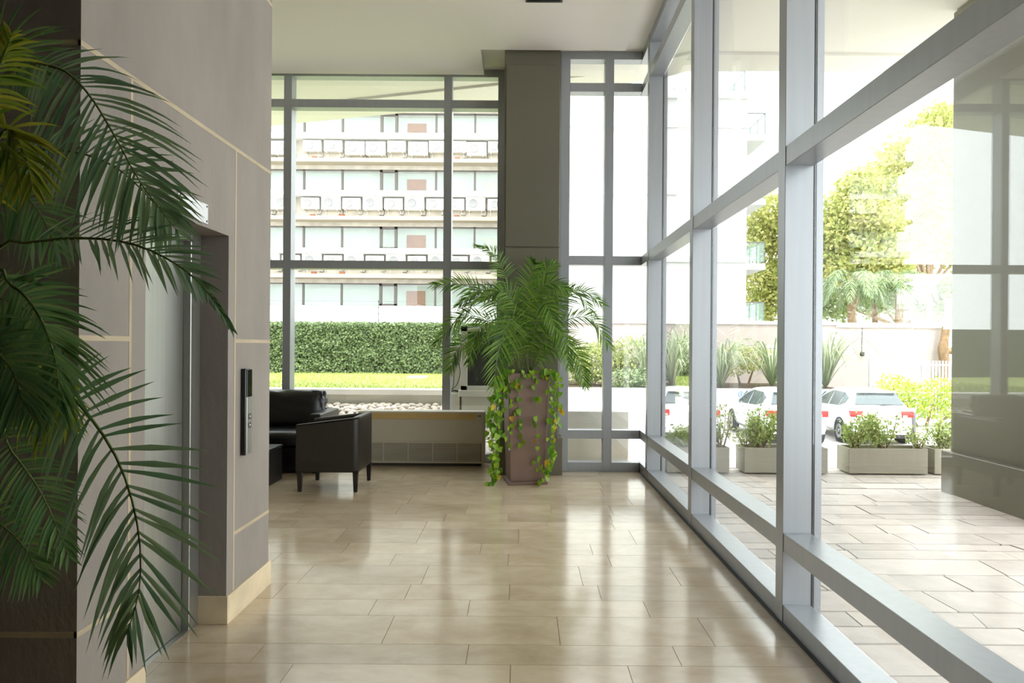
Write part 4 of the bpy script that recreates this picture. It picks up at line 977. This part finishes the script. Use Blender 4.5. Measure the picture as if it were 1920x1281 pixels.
so = thing('sofa', (-3.3, 8.5, 0), 'black leather sofa with plump loose back cushions under the lounge window', 'sofa')
part(B(-4.25, -2.46, 8.12, 8.93, .05, .30), 'base', 'leather_black', so, bevel=.02)
part(B(-4.25, -2.46, 8.80, 8.95, .10, .72), 'backrest', 'leather_black', so, bevel=.04, bseg=3)
for a, b_ in ((-2.47, -2.345), (-4.37, -4.245)):
    part(B(a, b_, 8.12, 8.95, .04, .70), 'arm', 'leather_black', so, bevel=.025, bseg=3)
def pillow(name, c, s, parent, e=.5, seed=0, wr=.02, tilt=0):
    bm = bmesh.new(); bmesh.ops.create_cube(bm, size=2); bmesh.ops.subdivide_edges(bm, edges=bm.edges, cuts=11, use_grid_fill=True)
    for v in bm.verts:
        p = v.co.copy(); q = p.normalized() * 1.25
        k = e; p = p.lerp(q, k * .55); edge_ = (abs(v.co.x) ** 6 + abs(v.co.z) ** 6); p.y *= max(.25, 1 - .45 * min(1, edge_))
        nn = noise.noise(Vector((p.x * 2.2 + seed, p.y * 2, p.z * 3))) + .6 * noise.noise(Vector((p.x * 6 + seed + p.z * 3, p.y * 3, p.z * 5)))
        p = p + v.co.normalized() * (nn * wr / max(s) * 1.0)
        p = Vector((p.x * s[0], p.y * s[1], p.z * s[2])); y = p.y * math.cos(tilt) - p.z * math.sin(tilt); z = p.y * math.sin(tilt) + p.z * math.cos(tilt)
        v.co = Vector((p.x, y, z)) + Vector(c) - OFF[parent.name]
    me = bpy.data.meshes.new(name); bm.to_mesh(me); bm.free(); me.materials.append(MATS['leather_black']); me.polygons.foreach_set('use_smooth', [True] * len(me.polygons))
    return link(name, me, None, parent)
for i, cx_ in enumerate((-2.91, -3.80)):
    pillow('seat_cushion', (cx_, 8.45, .40), (.43, .38, .11), so, .35, i * 7, .02)
    pillow('back_cushion', (cx_, 8.68, .70), (.45, .13, .235), so, .3, i * 5 + 2, .06, R(-9))
for x in (-4.3, -2.42):
    for y in (8.2, 8.88): part(B(x - .03, x + .03, y - .03, y + .03, 0, .06), 'foot', 'wood_dark', so)

ct = thing('coffee_table', (-3.15, 7.4, 0), 'low black box coffee table beside the armchair', 'coffee table')
part(B(-3.62, -2.68, 6.98, 7.83, .355, .388), 'top', 'table_black', ct, bevel=.003, bseg=1)
for q in ((-2.72, -2.685), (-3.615, -3.58)): part(B(q[0], q[1], 6.985, 7.825, 0, .356), 'side_panel', 'table_black', ct, bevel=.002, bseg=1)
for q in ((6.985, 7.02), (7.79, 7.825)): part(B(-3.58, -2.72, q[0], q[1], 0, .356), 'side_panel', 'table_black', ct, bevel=.002, bseg=1)

# floor standing fan coil unit
fc = thing('fan_coil_unit', (-1.26, 8.82, 0), 'long cream floor standing fan coil unit below the lounge window', 'heater')
fx0, fx1, fy0, fy1, fz0, fz1 = -2.05, -.465, 8.70, 8.93, .035, .685
part(B(fx0, fx1, fy0, fy1, fz0, fz1), 'casing', 'ac_cream', fc, bevel=.025, bseg=3)
part(B(fx0 + .05, fx1 - .05, fy0 + .03, fy1 - .03, 0, .05), 'foot', 'ac_dark', fc)
part(B(fx0 + .03, fx1 - .11, fy0 - .004, fy0 + .03, .585, .665), 'outlet_strip', 'ac_yellow', fc, bevel=.003, bseg=1)
for a, b_ in ((fx0 + .06, fx0 + .74), (fx0 + .80, fx1 - .13)):
    lv_ = part(B(a, b_, fy0 - .008, fy0 + .0, .592, .655), 'outlet_flap', 'ac_yellow', fc, bevel=.003, bseg=1)
part(B(fx1 - .10, fx1 - .045, fy0 - .006, fy0 + .01, .60, .66), 'control_panel', 'cabinet_grey', fc, bevel=.002, bseg=1)
for k in range(3): part(B(fx1 - .09 + k * .015, fx1 - .082 + k * .015, fy0 - .009, fy0 - .005, .615, .645), 'button', 'ac_dark', fc)
part(B(fx0 + .02, fx1 - .04, fy0 - .003, fy0 + .01, .055, .305), 'grille_shade', 'ac_dark', fc)  # dark sheet on the solid casing, paints the shade between the grille fins
nsec = 5; wsec = (fx1 - .04 - fx0 - .02) / nsec
sl = MB().box(0, wsec - .014, -.010, .0, 0, .0075).mesh('fin', 'ac_cream')
for s in range(nsec):
    xa = fx0 + .02 + s * wsec
    for k in range(17): link('fin', sl, None, fc, Vector((xa + .007, fy0 - .001, .066 + k * .0138)) - OFF[fc.name])
    part(B(xa - .004, xa + .008, fy0 - .013, fy0, .055, .305), 'grille_rib', 'ac_cream', fc)
part(B(fx0 + .02, fx1 - .04, fy0 - .013, fy0, .290, .312), 'grille_rail', 'ac_cream', fc)
part(B(fx0 + .02, fx1 - .04, fy0 - .013, fy0, .045, .062), 'grille_rail', 'ac_cream', fc)

# ------------------------------------------------------------------ elevator call panel, plate, ceiling vent, lamps
cp = thing('call_panel', (XW, 3.96, 1.12), 'slim steel elevator call panel with black display on the grey wall', 'control panel')
part(B(XW - .002, XW + .03, 3.922, 3.998, .877, 1.364), 'backing', 'black_gloss', cp, bevel=.004, bseg=1)
part(B(XW + .028, XW + .036, 3.926, 3.996, .88, 1.205), 'face_plate', 'steel', cp, bevel=.002, bseg=1)
part(B(XW + .028, XW + .037, 3.926, 3.996, 1.205, 1.361), 'display', 'black_gloss', cp, bevel=.002, bseg=1)
for z, up in ((1.095, 1), (1.045, -1)):
    bt_ = part(B(XW + .034, XW + .040, 3.945, 3.977, z - .016, z + .016), 'button', 'steel_dark', cp, bevel=.002, bseg=1)
    zz = z + up * .006; part(MB().add([(XW + .0405, 3.953, z - up * .005), (XW + .0405, 3.969, z - up * .005), (XW + .0405, 3.961, z + up * .008), (XW + .039, 3.953, z - up * .005), (XW + .039, 3.969, z - up * .005), (XW + .039, 3.961, z + up * .008)], [(0, 1, 2), (3, 5, 4), (0, 3, 4, 1), (1, 4, 5, 2), (2, 5, 3, 0)]), 'arrow', 'plate_white', bt_)
np_ = thing('wall_plate', (XW, 3.34, 2.15), 'bare shiny white metal plate on the wall above the elevator door', 'plate')
part(B(XW, XW + .006, 3.19, 3.49, 2.10, 2.197), 'plate', 'plate_white', np_, bevel=.001, bseg=1)
for y, z in ((3.205, 2.112), (3.475, 2.112), (3.205, 2.185), (3.475, 2.185)):
    part(MB().lathe([(.005, XW + .005), (.005, XW + .009)], 10, (0, y, z), 'x'), 'screw', 'steel_dark', np_)
cv = thing('ceiling_vent', (.18, 6.8, 4.96), 'dark slotted vent grille recessed in the white ceiling', 'vent')
part(B(.005, .375, 6.60, 7.01, 4.952, 4.961), 'frame', 'steel_dark', cv, bevel=.002, bseg=1)
for k in range(8): part(B(.025, .355, 6.63 + k * .046, 6.65 + k * .046, 4.944, 4.953), 'slat', 'gasket', cv)
print('pothos leaves', nl[0], 'pebbles', len(keep))
